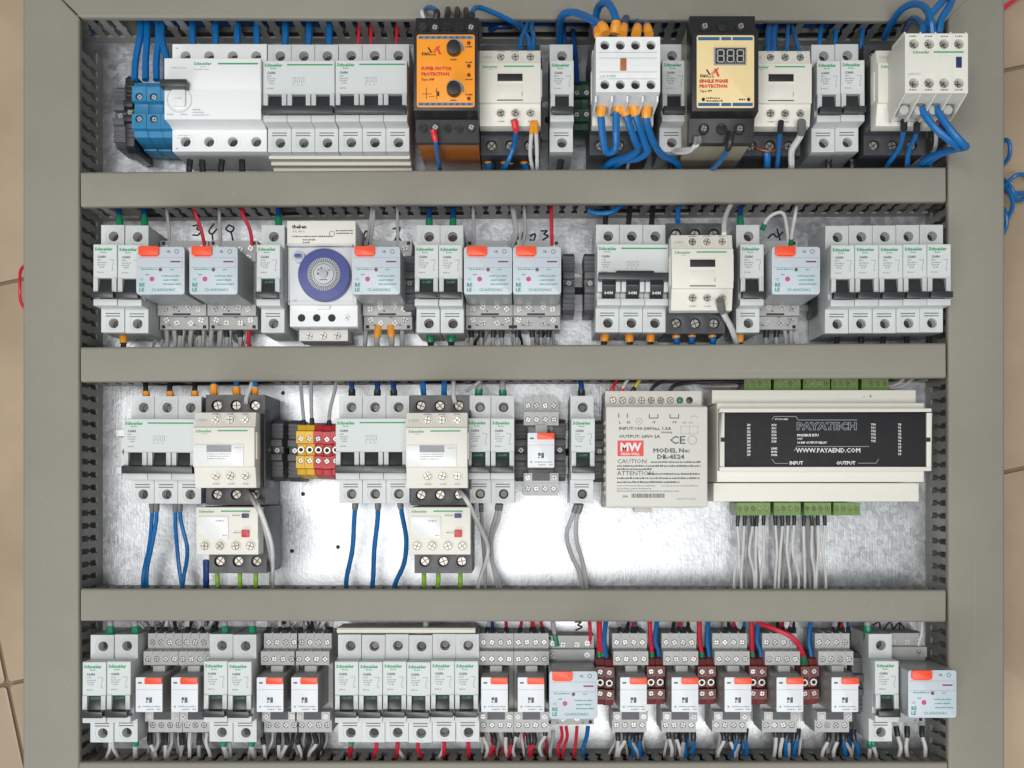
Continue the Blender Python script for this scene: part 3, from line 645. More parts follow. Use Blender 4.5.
T_.add('fine_print', fine([(-13.6, -4, -19.4), (-13.6, -1.6, -21.4), (9.6, 14, -20.4)], 'ink', h=1), (0, 0, 110.74), sub=p_)
for x in (-15.8, 16.4): T_.add('indicator_lamp', MB().cyl(x, -20, 110.6, 111.3, 1.2, 'hole', 12).mesh(.2))
T_.place('phase_protection_relay', 'black phase protection relay with pale yellow panel and digit display', 'protection relay', (px(725.3, 110), RY[0] - 2, 0))

# ------------------------------------------------------------------ plug in relays
def big_socket():
    T_ = Tmpl(); mb = MB()
    pr = [(-35, 4), (-35, 27), (-25, 27), (-25, 33), (-16, 33), (-16, 30), (17, 30), (17, 33), (25, 33), (25, 27), (35, 27), (35, 4)] + NOTCH
    mb.prism(pr, -19, 19, 'socket')
    T_.add('body', mb.mesh(.5))
    for x, y, z in ((-13, -20, 33), (13, -20, 33), (-5.5, -18.5, 33), (5.5, -18.5, 33), (-13.5, -27.6, 27), (13.5, -27.6, 27), (-5.5, -30, 27), (5.5, -30, 27), (-13, 20.5, 33), (13, 20.5, 33), (-5.5, 28, 27), (5.5, 28, 27), (-13.5, 29, 27), (13.5, 29, 27)):
        T_.add('terminal_screw', SC['rel'], (x, y, z - .6))
    T_.add('slot', MB().box(-7, 7, -24.6, -23.2, 32.9, 33.1, 'hole').mesh())
    fh = MB().box(-1.3, 1.3, -1.3, 1.3, 0, .2, 'hole').mesh()
    for x in (-16.1, 16.1):
        for y in (-32.9, 32.9): T_.add('fixing_hole', fh, (x, y, 26.9))
    T_.add('terminal_print', fine([(-11, -9, -33), (9, 11, -33), (-3, -1, -22), (2, 4, -27)], 'print', h=1.2, seed=3), (0, 0, 33.1))
    return T_
def big_relay():
    T_ = Tmpl(); z = 84.5
    T_.add('case', MB().taper(-17.4, 17.4, -17.2, 17.2, 33.2, -17.6, 17.6, -17.4, 17.4, 83, 'relay_side').mesh(1.2, 3))
    p_ = T_.add('face_plate', MB().rbox(-17.7, 17.7, -17.5, 17.5, 83, z, 2.2, 'relay_face').mesh(.3))
    T_.add('test_lever', MB().rbox(-15.6, -.8, 11.0, 17.6, z - .5, z + 2.2, 1, 'orange').box(-14, -2, 10.2, 11.0, z - .5, z + .6, 'orange').cyl(-3.6, 14.8, z + 2.2, z + 2.5, .6, 'print_red', 10).mesh(.4))
    T_.add('frame_line', MB().box(-16.4, 16.2, 9.4, 9.65, z, z + .1, 'print_pale').box(-16.4, 16.2, 2.2, 2.45, z, z + .1, 'print_pale').box(16, 16.25, 2.2, 9.6, z, z + .1, 'print_pale').mesh(), sub=p_)
    T_.add('stripe', MB().box(7.4, 14.8, 6, 7.1, z, z + .1, 'wine').mesh(), sub=p_); T_.add('indicator_lamp', MB().cyl(0, .6, z, z + .5, 1.3, 'print', 12).mesh(.1))
    T_.add('red_dot', MB().cyl(-6.2, -6.2, z, z + .1, 1.8, 'magenta', 16).mesh(), sub=p_)
    T_.txt('brand_print', 'RE', 3.6, 'print_green', -15.6, -11.6, z, bold=.15, sub=p_); T_.txt('brand_print', 'LE', 3.6, 'print_green', -15.6, -15.2, z, bold=.15, sub=p_); T_.txt('approval_print', 'CE', 2.4, 'print_green', -15.4, -7.2, z, sub=p_)
    T_.txt('type_print', 'C3-A30/230AC', 2.75, 'print_green', -6.6, -15.0, z, bold=.05, sub=p_)
    T_.txt('approval_print', 'UL', 2.3, 'print', 4.6, 13.2, z, bold=.1, sub=p_); T_.add('approval_mark', MB().ring(12, 14, z, z + .1, 1.2, 1.6, 'print', n=14).mesh(), sub=p_)
    T_.add('fine_print', fine([(1, 14, -4.4), (2, 13, -7.4), (2, 15, -10.4), (-14, -2, .6), (-11, -8, -3.4), (7, 10, .4)], 'print_green', h=.9), (0, 0, z + .12), sub=p_)
    return T_
BS, BR = big_socket(), big_relay()
GS, GR = 'wide relay sockets', 'wide pale blue plug in relays'
for cx, row, off, w_ in ((160.4, 1, (0, 0), 'leftmost of the wide relays in the second row'), (213.4, 1, (0, 0), 'second wide relay from the left in the second row'), (376, 1, (2, 0), 'wide relay just right of the blue dial time switch'),
                     (488, 1, (0, 0), 'left one of the two adjoining wide relays mid second row'), (537, 1, (0, 0), 'right one of the two adjoining wide relays mid second row'),
                     (796, 1, (-3.4, 0), 'wide relay left of the five breakers in the second row'), (573.4, 3, (0, 2), 'wide relay in the middle of the bottom row'), (932.4, 3, (-4, 4), 'wide relay at the right end of the bottom row')):
    X = px(cx, 84.5)
    BR.place('plug_in_relay', w_.replace('wide relay', 'pale blue wide relay'), 'relay', (X, RY[row] + off[1] * .4, 0), GR)
    BS.place('relay_socket', 'grey socket under the ' + w_, 'relay socket', (X + off[0], RY[row] + off[1], 0), GS)
def small_socket(bm):
    T_ = Tmpl(); mb = MB()
    pr = [(-37, 4), (-37, 36), (-27, 36), (-27, 44), (-19.6, 44), (-19.6, 30), (17, 30), (17, 47), (27.5, 47), (28.5, 37), (40, 37), (40, 4)] + NOTCH
    mb.prism(pr, -13.4, 13.4, bm, skip=(1, 7, 9))
    xs = (-10, -3.4, 3.4, 10)
    mb.holed(-13.4, 13.4, -37, -27, 36, [(x, -31.6, 2.3) for x in xs], 2, bm); mb.holed(-13.4, 13.4, 17, 27.5, 47, [(x, 21.5, 2.3) for x in xs], 2, bm); mb.holed(-13.4, 13.4, 28.5, 40, 37, [(x, 33, 2.3) for x in xs], 2, bm)
    for x in (-6.7, 0, 6.7): mb.box(x - .3, x + .3, 36, 41.2, 20, 38, bm); mb.box(x - .3, x + .3, 26, 28.4, 37, 48, bm)
    T_.add('body', mb.mesh(.3))
    for y, z in ((-31.6, 36), (21.5, 47), (33, 37)):
        for x in xs: T_.add('terminal_screw', SC['sm'], (x, y, z - 1.9))
    for x in (-10.2, 10.2): T_.add('coil_screw', SC['sm'], (x, -23.2, 43.2))
    T_.add('recess', MB().box(-6.8, 6.8, -25.6, -19.4, 43.95, 44.15, 'charcoal').mesh())
    T_.add('retaining_clip', MB().box(-4.6, 4.6, 9, 17, 30, 52, 'socket').mesh(.4))
    return T_
def small_relay():
    T_ = Tmpl(); z = 73
    T_.add('case', MB().taper(-10.6, 10.6, -14, 15, 30.2, -9.9, 9.9, -12.9, 12.9, 71.5, 'relay_smoke').mesh(.6))
    p_ = T_.add('face_plate', MB().rbox(-9.9, 9.9, -12.9, 12.9, 71.5, z, .8, 'small_face').mesh(.2))
    T_.add('test_lever', MB().rbox(-2.8, 9.9, 8.0, 12.8, z - .3, z + 2, .9, 'orange').mesh(.4))
    T_.add('frame_line', MB().box(-9.6, 9.6, 3.6, 3.8, z, z + .1, 'print_pale').mesh(), sub=p_)
    T_.add('emblem', MB().box(-2.2, -.2, -4.2, -2, z, z + .1, 'print').box(.2, 2.2, -6, -2, z, z + .1, 'print').box(-2.2, -1.2, -6, -4.8, z, z + .1, 'print').box(-.4, .1, -6, -5.6, z, z + .1, 'print').mesh(), sub=p_)
    T_.add('fine_print', fine([(-4.6, 8.4, -9.3), (-2, 4, -11.4), (6, 8.6, -11.4)], h=.9), (0, 0, z + .12), sub=p_)
    T_.add('indicator_mark', MB().box(-8.2, -5.4, 8.2, 9.4, z, z + .1, 'print').cyl(-7.2, -9, z, z + .1, .8, 'print_pale', 10).mesh(), sub=p_)
    return T_
SS, SR = small_socket('socket'), small_relay()
sm = [(149, 3, 'first small relay from the left in the bottom row'), (184.5, 3, 'second small relay from the left in the bottom row'), (270, 3, 'third small relay from the left in the bottom row'), (304.5, 3, 'small relay left of the six joined breakers'),
      (494.5, 3, 'small relay right of the six joined breakers'), (531, 3, 'small relay left of the wide relay mid bottom row'), (633.5, 3, 'first small relay set between dark red terminals'), (685, 3, 'second small relay set between dark red terminals'),
      (738, 3, 'third small relay set between dark red terminals'), (790, 3, 'fourth small relay set between dark red terminals'), (845, 3, 'small relay right of the last dark red terminals'), (541, 2, 'only small relay in the third row')]
for cx, row, w_ in sm:
    X = px(cx, 73)
    SR.place('small_relay', 'white faced ' + w_, 'relay', (X, RY[row] - 1, 0), 'small white relays with orange levers')
    SS.place('small_relay_socket', 'grey socket under the ' + w_, 'relay socket', (X + .6, RY[row] + (0 if row == 3 else 2), 0), 'small relay sockets')

# ------------------------------------------------------------------ rail terminals and end stops
def rail_terminal(m, w, h=20, zt=47, holes=True):
    T_ = Tmpl(); mb = MB()
    a, b2 = -w/2 + .12, w/2 - .12
    mb.prism([(-h, 4), (-h, 26), (-h + 3, zt - 6), (-h + 7, zt - 4), (-h + 8, zt), (-5, zt), (-4.4, zt - 6), (4.4, zt - 6), (5, zt), (h - 8, zt), (h - 7, zt - 4), (h - 3, zt - 6), (h, 26), (h, 4)] + NOTCH, a, b2, m, skip=(4, 8))
    mb.holed(a, b2, -h + 8, -5, zt, [(0, -8.4, (2.9 if w > 10 else min(2.2, w * .33)))], 3, m); mb.holed(a, b2, 5, h - 8, zt, [(0, 8.4, (2.9 if w > 10 else min(2.2, w * .33)))], 3, m)
    if w > 10:
        for q in range(4): mb.box(a + .3, b2 - .3, -h - 1.2, -h + 2, 9 + 5.2 * q, 12 + 5.2 * q, m)
    T_.add('body', mb.mesh(.25))
    for y in (-8.4, 8.4): T_.add('terminal_screw', SC['sm'] , (0, y, zt - 2.6))
    if holes: T_.add('test_socket', MB().ring(0, 0, zt - 6.2, zt - 2.5, 1.6, 2.6, 'screw_bright', n=14).cyl(0, 0, zt - 6.2, zt - 5.5, 1.6, 'hole', 12).mesh())
    return T_
def stop(w=9, h=24, z=40, m='stop'):
    T_ = Tmpl(); mb = MB()
    mb.prism([(-h, 4), (-h, z - 10), (-h + 4, z - 4), (-9, z - 4), (-8, z), (-3, z), (-3, z - 6), (3, z - 6), (3, z), (8, z), (9, z - 4), (h - 4, z - 4), (h, z - 10), (h, 4)] + NOTCH, -w/2, w/2, m)
    for y in (-20, -16.5, -13, 13, 16.5, 20): mb.box(-w/2 - .3, w/2 + .3, y - .8, y + .8, z - 8, z - 3.4, m)
    T_.add('body', mb.mesh(.3)); T_.add('clamp_screw', SC['sm'], (0, 0, z - 6))
    return T_
RT_blue = rail_terminal('blue_terminal', 11, 24, 54, False); RT_y = rail_terminal('yellow_terminal', 6.7, 22, 52); RT_r = rail_terminal('red_terminal', 6.7, 22, 52); RT_m = rail_terminal('maroon', 7, 20.5, 47); RT_g = rail_terminal('dark_green', 8, 22, 40, False)
for i, cx in enumerate((139, 153.5, 168)): put(RT_blue, 'rail_terminal', ['left', 'middle', 'half hidden right'][i] + ' of the three blue rail terminals at top left', 'terminal', cx, 0, 54, 'blue rail terminals', dy=-8)
for i, cx in enumerate((300.4, 309.1)): put(RT_y, 'rail_terminal', ['left', 'right'][i] + ' one of the two yellow rail terminals', 'terminal', cx, 2, 52, 'yellow rail terminals')
for i, cx in enumerate((317.8, 326.5, 335.2)): put(RT_r, 'rail_terminal', ['left', 'middle', 'half hidden right'][i] + ' of the three bright red rail terminals', 'terminal', cx, 2, 52, 'bright red rail terminals')
for i, cx in enumerate((605, 656, 707, 758, 810)):
    for s_ in (0, 1): put(RT_m, 'rail_terminal', '%s terminal of the %s dark red pair from the left' % (('left', 'right')[s_], ORD[i]), 'terminal', cx - 4.6 + 9.2 * s_, 3, 47, 'dark red rail terminals', dy=3)
for i, (cx, w_) in enumerate(((577, 'first'), (586.5, 'second'))): put(RT_g, 'rail_terminal', '%s dark green terminal right of the first single breaker, top row' % w_, 'terminal', cx, 0, 40, 'dark green rail terminals')
put(RT_g, 'rail_terminal', 'dark green terminal right of the breaker pair, top row', 'terminal', 858, 0, 40, 'dark green rail terminals')
ST, STB, STW = stop(), stop(7, 30, 48, 'black'), stop(26, 22, 40)
for T_, cx, row, z, lb in ((STB, 128, 0, 48, 'black end bracket left of the blue terminals'), (ST, 118, 0, 40, 'grey end stop at the left end of the top row'),
                           (ST, 569, 1, 40, 'left one of two ribbed end stops on bare rail, second row'), (ST, 590.5, 1, 40, 'right one of two ribbed end stops on bare rail, second row'),
                           (ST, 409, 1, 40, 'dark end stop left of the two middle breakers, second row'), (ST, 293.5, 2, 40, 'dark end stop left of the yellow terminals'), (ST, 521, 2, 40, 'dark end stop left of the only third row small relay'),
                           (ST, 560, 2, 40, 'dark end stop right of the only third row small relay'), (ST, 600, 2, 40, 'dark end stop between single breaker and power supply'), (ST, 276, 2, 40, 'dark end stop right of the left third row contactor'), (ST, 859, 3, 40, 'dark end stop right of the last small relay'), (ST, 825, 1, 40, 'dark end stop left of the five breakers, second row')):
    put(T_, 'end_stop', lb, 'end stop', cx, row, z, 'rail end stops', dy=(-8 if row == 0 else 0))

# comb busbars
def busbar(L, n, label, loc, flip):
    mb = MB(); s_ = -1 if flip else 1
    for k in range(4): mb.box(0, L, -(3 - k) * 2.5, 2.6, 10 + k * 8.4, 10 + k * 8.4 + 7.2, 'cream_light')
    mb.box(.4, L - .4, .4, 2.2, 8, 41, 'cream')
    T_ = Tmpl(); T_.add('insulation', mb.mesh(.3))
    pm = MB().box(-2, 2, 2.2, 5.6, 38, 40, 'copper').mesh()
    for i in range(n): T_.add('copper_prong', pm, (9 + 18 * i, 0, 0))
    return T_, label, loc
T_, lb, lo = busbar(109, 6, 'ridged cream comb busbar below the top row breakers', (px(266.5, 50), RY[0] - 43.8, 0), True)
T_.place('comb_busbar', lb, 'busbar', lo)
T_ = Tmpl(); T_.add('insulation', MB().box(0, 106, 0, 4, 20, 50, 'cream_light').box(0, 106, 1, 3.2, 50, 51.5, 'cream_light').mesh(.4)); 
pm = MB().box(-2, 2, -3, 0, 40, 42, 'copper').mesh()
for i in range(6): T_.add('copper_prong', pm, (8 + 18 * i, 0, 0))
T_.place('comb_busbar', 'plain cream comb busbar above the six joined breakers', 'busbar', (px(337, 50), RY[3] + 41.8, 0))

# ------------------------------------------------------------------ time switch
T_ = Tmpl(); mb = MB()
mb.prism([(-37.6, 4), (-37.6, 50), (-21.6, 50), (-21.6, 56), (22, 56), (22, 60), (41, 60), (41, 4)] + NOTCH, -26, 26, 'white')
T_.add('body', mb.mesh(.5))
cr = T_.add('label_plate', MB().box(-25.8, 25.8, 22.6, 40.6, 59.9, 60.4, 'cream_light').mesh(.1))
T_.txt('brand_print', 'theben', 3.9, 'ink', -22, 35.2, 60.4, bold=.15, sub=cr); T_.txt('type_print', 'SUL 181 h', 2.2, 'print', -22, 32.2, 60.4, sub=cr)
T_.add('fine_print', fine([(-22, 8, 28.6), (-14, -4, 26), (-14, -9, 24), (11, 24, 33), (11, 24, 31)], 'print', h=1), (0, 0, 60.55), sub=cr); T_.add('approval_mark', MB().ring(8, 31, 60.4, 60.5, 1.8, 2.2, 'print', n=14).mesh(), sub=cr)
d_ = T_.add('dial', MB().cyl(0, 0, 56, 63, 20.2, 'dial', 48, 19.6).mesh(.8, 3), (2.4, 0, 0))
T_.add('hour_ring', MB().ring(2.4, 0, 63, 63.6, 7.6, 12.4, 'dial_ring', n=36).mesh(), (0, 0, 0), sub=d_)
tk = MB()
for i in range(48):
    t = 2 * math.pi * i / 48; c, s2 = math.cos(t), math.sin(t); L0, L1, hw = 9.0, 12.6, .42
    tk.face([(2.4 + L0*c - hw*s2, L0*s2 + hw*c, 63.7), (2.4 + L0*c + hw*s2, L0*s2 - hw*c, 63.7), (2.4 + L1*c + hw*s2, L1*s2 - hw*c, 63.7), (2.4 + L1*c - hw*s2, L1*s2 + hw*c, 63.7)], 'print')
T_.add('hour_marks', tk.mesh(smooth=False), sub=d_)
T_.add('clock_face', MB().cyl(2.4, 0, 63, 64.2, 7.6, 'dial_ring', 28).mesh(.2), sub=d_); T_.add('centre_knob', MB().cyl(2.4, 0, 64.2, 66.5, 3.0, 'socket', 18).mesh(.5), sub=d_)
T_.add('clock_rim', MB().ring(2.4, 0, 64.0, 64.4, 7.5, 7.9, 'print', n=32).mesh(), sub=d_)
for q, (a, b2, c, d) in enumerate(((-2.6, -1.2, -.6, 1.0), (-2.0, -.8, 2.6, 3.8), (0, 1.3, 3.6, 5.0), (-.6, 5.0, -4.6, -4.0), (5.0, 5.8, -.8, 1.6), (5.6, 8.0, 2.6, 3.2))): T_.add('dial_mark', MB().box(a, b2, c, d, 64.2, 64.4, 'print').mesh(), sub=d_)
T_.add('switch_knob', MB().cyl(-17.4, 14, 56, 60, 4.6, 'dial_ring', 20).rbox(-20.4, -14.4, 12.4, 16, 60, 62, 1.7, 'dial').mesh(.3))
T_.add('clear_cover', MB().box(-26, 25.6, -21.5, 22, 68, 69, 'clear').box(-26, -25, -21.5, 22, 56.1, 68, 'clear').box(24.6, 25.6, -21.5, 22, 56.1, 68, 'clear').box(-25, 24.6, -21.5, -20.6, 56.1, 68, 'clear').box(-25, 24.6, 21.1, 22, 56.1, 68, 'clear').mesh(.3))
T_.add('latch', MB().box(-5, 5, -24.6, -21.8, 49, 53, 'white').mesh(.4)); T_.txt('label_print', 'OK', 2.2, 'print', -22.4, -19.4, 56)
for i in range(4): T_.add('terminal_hole' if i < 3 else 'terminal_screw', (MB().cyl(0, 0, 0, .5, 2.9, 'hole', 16).mesh() if i < 3 else SC['sm']), (-17 + 11.6 * i, -31, 49.8 if i < 3 else 49.4))
T_.add('terminal_block', MB().box(-22, 16, -46.5, -37.7, 10, 34, 'white').mesh(.4))
for i in range(3): T_.add('terminal_screw', SC['aux'], (-14 + 11 * i, -42.4, 33.8))
T_.place('time_switch', 'white time switch with a big blue dial under a clear cover', 'time switch', (px(319.5, 68), RY[1] + 1.5, 0))

# ------------------------------------------------------------------ power supply
T_ = Tmpl(); mb = MB()
mb.prism([(-44, 8), (-44, 46), (34, 46), (34, 46), (45, 46), (45, 8)], -38, 38, 'psu'); 
T_.add('base', MB().box(-38, 38, -44.5, 33, 8, 46, 'psu').mesh(.6))
tb = MB(); tb.prism([(33, 8), (33, 46), (45.4, 46), (45.4, 8)], -37.6, 36.4, 'psu', skip=(1,)); xs = [-31.5 + 7.35 * i for i in range(9)]
tb.holed(-37.6, 36.4, 33, 45.4, 46, [(x, 38.4, 2.6) for x in xs], 3, 'psu'); T_.add('terminal_strip', tb.mesh(.4))
for i, x in enumerate(xs):
    if i < 7: T_.add('terminal_screw', SC['psu'], (x, 38.4, 43.4))
T_.add('status_lamp', MB().cyl(xs[7], 38.4, 43, 46.6, 2.0, 'f_green', 14).mesh(.4)); T_.add('voltage_trimmer', MB().cyl(xs[8], 38.4, 43, 46.2, 2.1, 'toggle', 14).mesh(.2))
fr = T_.add('cover', MB().box(-38.4, 38.4, -43.5, 32.4, 46, 63, 'psu').mesh(1.4, 3))
vents = MB()
for i in range(9): vents.box(-39, -38.2, -34 + 6.6 * i, -31 + 6.6 * i, 30, 58, 'psu')
T_.add('side_ribs', vents.mesh(.3)); T_.add('rail_clip', MB().box(-12, 2, -48.4, -44.6, 8, 14, 'psu').mesh(.5))
z = 63
for s_, size, m_, x, y, al, bo in (('L', 2.8, 'print', -28.6, 19.4, 'LEFT', .05), ('N', 2.8, 'print', -22.6, 19.4, 'LEFT', .05), ('-V', 2.8, 'print', -2.4, 19.4, 'CENTER', .05), ('+V', 2.8, 'print', 13.2, 19.4, 'CENTER', .05), ('LED  ADJ.', 1.9, 'print_pale', 23.4, 19.4, 'CENTER', 0),
        ('INPUT:100-240Vac, 1.5A', 3.15, 'print', -28.6, 14.6, 'LEFT', .08), ('50/60Hz', 2.0, 'print', 3.2, 12.0, 'LEFT', .04), ('OUTPUT: 24V= 2A', 3.15, 'print', -28.6, 8.6, 'LEFT', .08), ('CE', 8.2, 'print', 9.6, 4.2, 'LEFT', .1),
        ('MODEL No:', 4.4, 'print', 11, -2.4, 'CENTER', .14), ('DR-4524', 4.6, 'print', 10.4, -7.2, 'CENTER', .14), ('CAUTION', 4.6, 'print', -30, -10.6, 'LEFT', 0), ('ATTENTION', 4.6, 'print', -30, -19.6, 'LEFT', 0), ('S/N:', 2.4, 'print', -26, -36.4, 'LEFT', .03), ('MADE IN CHINA', 1.8, 'print_pale', 15, -38, 'LEFT', 0)):
    T_.txt('rating_print', s_, size, m_, x, y, z, al, bo + .02, sub=fr, sx=1.22 if s_[:3] in ('INP', 'OUT', 'MOD', 'DR-', 'CE', '50/') else 1.08)
lg = T_.add('brand_badge', MB().box(-29.6, -10, 4.8 - 10, 6.6, z, z + .12, 'badge_red').mesh(), sub=fr)
T_.txt('brand_print', 'MW', 8.6, 'print_white', -19.9, -1.2, z + .14, 'CENTER', .35, sub=fr); T_.txt('brand_print', 'MEAN WELL', 2.6, 'print_white', -19.9, -4.4, z + .14, 'CENTER', .06, sub=fr)
w = MB()
for x0, x1 in ((-29, -28.3), (-22.6, -21.9)): w.box(x0, x1, 23.6, 27, z, z + .1, 'print')
for c in (-2.4, 13.2): w.box(c - 3.6, c + 3.6, 23.2, 23.9, z, z + .1, 'print').box(c - 3.6, c - 2.9, 23.9, 26.6, z, z + .1, 'print').box(c + 2.9, c + 3.6, 23.9, 26.6, z, z + .1, 'print')
w.ring(-13.4, 21.2, z, z + .1, 2.2, 2.6, 'print_pale', n=18).box(-14.6, -12.2, 20.8, 21.1, z, z + .1, 'print_pale').box(-13.5, -13.2, 21, 22.6, z, z + .1, 'print_pale')
for (a, b2, c, d) in ((18, 31, 17.2, 17.5), (18, 31, 11.4, 11.7), (18, 18.3, 11.4, 17.5), (24.4, 24.7, 11.4, 17.5), (30.8, 31.1, 11.4, 17.5)): w.box(a, b2, c, d, z, z + .1, 'print_pale')
w.ring(26.8, 7, z, z + .1, 3, 3.5, 'print_pale', n=18).ring(28, 22.4, z, z + .1, 2.6, 3.0, 'print_pale', 20, 160, 10)
rb = random.Random(5); x = -19
while x < 6: q = rb.uniform(.3, .8); w.box(x, x + q, -36.6, -33.4, z, z + .1, 'print'); x += q + rb.uniform(.25, .5)
T_.add('symbol_print', w.mesh(smooth=False), sub=fr)
T_.add('fine_print', fine([(-4.6, 33, -10.2), (-30, 33, -13.2), (-30, -4, -15.6), (-7, 33, -19.2), (-30, 32, -22.4), (-30, 17, -25.4)], 'print', h=1.25, seed=9), (0, 0, z + .12), sub=fr)
T_.add('fine_print', fine([(-30, -1, -28), (3, 31, -28), (-30, -4, -30.2), (-30, 17, -32)], h=.9, seed=11), (0, 0, z + .12), sub=fr)
T_.place('power_supply', 'beige power supply with red badge and rating print', 'power supply', (px(656.8, 63), RY[2], 0))

# ------------------------------------------------------------------ input output module with black label
T_ = Tmpl(); z = 68
XC = px(825, 64)
X = lambda p, zz: px(p, zz) - XC
Yl = lambda p, zz: py(p, zz) - RY[2]
pr = [(Yl(501.5, 44), 6), (Yl(501.5, 44), 44), (Yl(483, 44), 44), (Yl(482, 56), 56), (Yl(471, 58), 56), (Yl(471, 64), 64), (Yl(408.5, 64), 64), (Yl(408.5, 58), 56), (Yl(403, 56), 56), (Yl(403, 50), 44), (Yl(390, 44), 44), (Yl(390, 44), 6)] + NOTCH
h = MB(); h.prism([pr[0], pr[1], pr[2], (pr[2][0], 8), ], X(713.5, 44), X(919, 44), 'cream_light'); h.prism([(Yl(403, 50), 8), (Yl(403, 50), 44), pr[10], (pr[10][0], 6)], X(712, 44), X(916, 44), 'cream_light')
h.box(X(717, 56), X(924, 56), Yl(482, 56), Yl(403, 56), 8, 56, 'cream_light')
T_.add('housing', h.mesh(.7, 3))
fx0, fx1, fy0, fy1 = X(719.5, 64), X(931, 64), Yl(471, 64), Yl(408.5, 64)
T_.add('label_frame', MB().box(fx0, fx1, fy0, fy0 + 3, 56, 65, 'cream').box(fx0, fx1, fy1 - 3, fy1, 56, 65, 'cream').box(fx0, fx0 + 3.6, fy0 + 3, fy1 - 3, 56, 65, 'cream').box(fx1 - 3.6, fx1, fy0 + 3, fy1 - 3, 56, 65, 'cream').mesh(.4))
lp = T_.add('black_label', MB().box(fx0 + 3.7, fx1 - 3.7, fy0 + 3.1, fy1 - 3.1, 56, 63.6, 'ink').mesh(.05)); z = 63.6
T_.add('frame_notch', MB().box(fx0 + .8, fx0 + 4, (fy0+fy1)/2 - 1.6, (fy0+fy1)/2 + 1.6, 64.9, 65.2, 'hole').box(fx1 - 4, fx1 - .8, (fy0+fy1)/2 - 1.6, (fy0+fy1)/2 + 1.6, 64.9, 65.2, 'hole').mesh())
def at(p, q): return X(p, z), Yl(q, z)
for s_, size, p, q, al, bo in (('MODBUS RTU', 2.6, 797, 436.4, 'LEFT', .1), ('UNIT', 1.8, 797, 439.6, 'LEFT', .04), ('16 INP OUTPUT RELAY', 2.2, 797, 443.6, 'LEFT', .08), ('WWW.PAYAEND.COM', 4.7, 796, 452.4, 'LEFT', .08), ('INPUT', 3.6, 789.4, 464.6, 'LEFT', .12), ('OUTPUT', 3.6, 836.4, 464.6, 'LEFT', .12), ('PT1100-16RD', 1.7, 775, 420, 'LEFT', .04)):
    x_, y_ = at(p, q); T_.txt('label_print', s_, size, 'print_white', x_, y_, z, al, bo, sub=lp)
x_, y_ = at(796.5, 429.6)
T_.txt('title_outline', 'PAYATECH', 7.6, 'print_pale', x_, y_, z, 'LEFT', .42, lp, 1.2); T_.txt('title_print', 'PAYATECH', 7.6, 'ink', x_, y_, z + .06, 'LEFT', .08, lp, 1.2)
for i in range(10):
    x_, y_ = at(747, 426 + 3.3 * i); T_.txt('input_print', 'X%d' % i, 2.2, 'print_white', x_, y_, z, bold=.08, sub=lp)
    x_, y_ = at(898, 425.5 + 3.3 * i); T_.txt('output_print', 'Y%d' % i, 2.2, 'print_white', x_, y_, z, bold=.08, sub=lp)
for i in range(6):
    x_, y_ = at(771.5, 426 + 3.3 * i); T_.txt('input_print', 'X%d' % (10 + i), 2.2, 'print_white', x_, y_, z, bold=.08, sub=lp)
    x_, y_ = at(871, 425.5 + 3.3 * i); T_.txt('output_print', 'Y%d' % (10 + i), 2.2, 'print_white', x_, y_, z, bold=.08, sub=lp)
for i, s_ in enumerate(('LINK', 'RUN', 'PWR')): x_, y_ = at(771.2, 449.4 + 3.3 * i); T_.txt('status_print', s_, 2.1, 'print_white', x_, y_, z, bold=.08, sub=lp)
w = MB()
def seg(p0, q0, p1, q1, hw=.22):
    a, b2 = Vector(at(p0, q0)), Vector(at(p1, q1)); d = (b2 - a).normalized(); nn = Vector((-d.y, d.x)) * hw
    w.face([(a.x - nn.x, a.y - nn.y, z + .13), (b2.x - nn.x, b2.y - nn.y, z + .13), (b2.x + nn.x, b2.y + nn.y, z + .13), (a.x + nn.x, a.y + nn.y, z + .13)], 'print_pale')
for q in ((772, 420, 774, 416.5), (774, 416.5, 796, 416.5), (796, 416.5, 798, 420), (798, 420, 857, 420), (794, 451, 797, 446.5), (797, 446.5, 869, 446.5), (772, 459, 775, 463.4), (775, 463.4, 788, 463.4), (858, 463.2, 876, 463.2), (876, 463.2, 878.6, 459)): seg(*q)
T_.add('line_print', w.mesh(smooth=False), sub=lp)
T_.txt('polarity_print', '-  +', 5, 'print', X(863, 44), Yl(398.4, 44), 44)
T_.place('input_output_module', 'long cream input output module with black printed label', 'control module', (XC, RY[2], 0))
# pluggable green connectors above and below it
def plug(n, up):
    T_ = Tmpl(); mb = MB(); w_ = 5.2 * n
    mb.prism([(-5, 8), (-5, 33), (5, 33), (5, 8)], -w_/2, w_/2, 'connector', skip=(1,)); mb.holed(-w_/2, w_/2, -5, 5, 33, [(-w_/2 + 5.2 * (i + .5), .6, 1.75) for i in range(n)], 1.6, 'connector')
    T_.add('body', mb.mesh(.25))
    for i in range(n): T_.add('terminal_screw', SC['mini'], (-w_/2 + 5.2 * (i + .5), .6, 31.4))
    return T_
for i, (a, b2, n_) in enumerate(((735.7, 771.5, 5), (773.6, 801, 4), (804, 831.4, 4), (833.5, 860.5, 4))):
    plug(n_, 0).place('plug_connector', '%s green screw connector from the left below the long cream module' % ORD[i], 'connector', (px((a + b2) / 2, 33), py(509, 33), 0), 'green screw connectors')
for i, (a, b2, n_) in enumerate(((743, 772, 4), (773.5, 801, 4), (803, 830, 4), (831.5, 858, 4), (861, 889, 4))):
    plug(n_, 1).place('plug_connector', '%s green screw connector from the left above the long cream module' % ORD[i], 'connector', (px((a + b2) / 2, 33), py(384, 33), 0), 'green screw connectors')

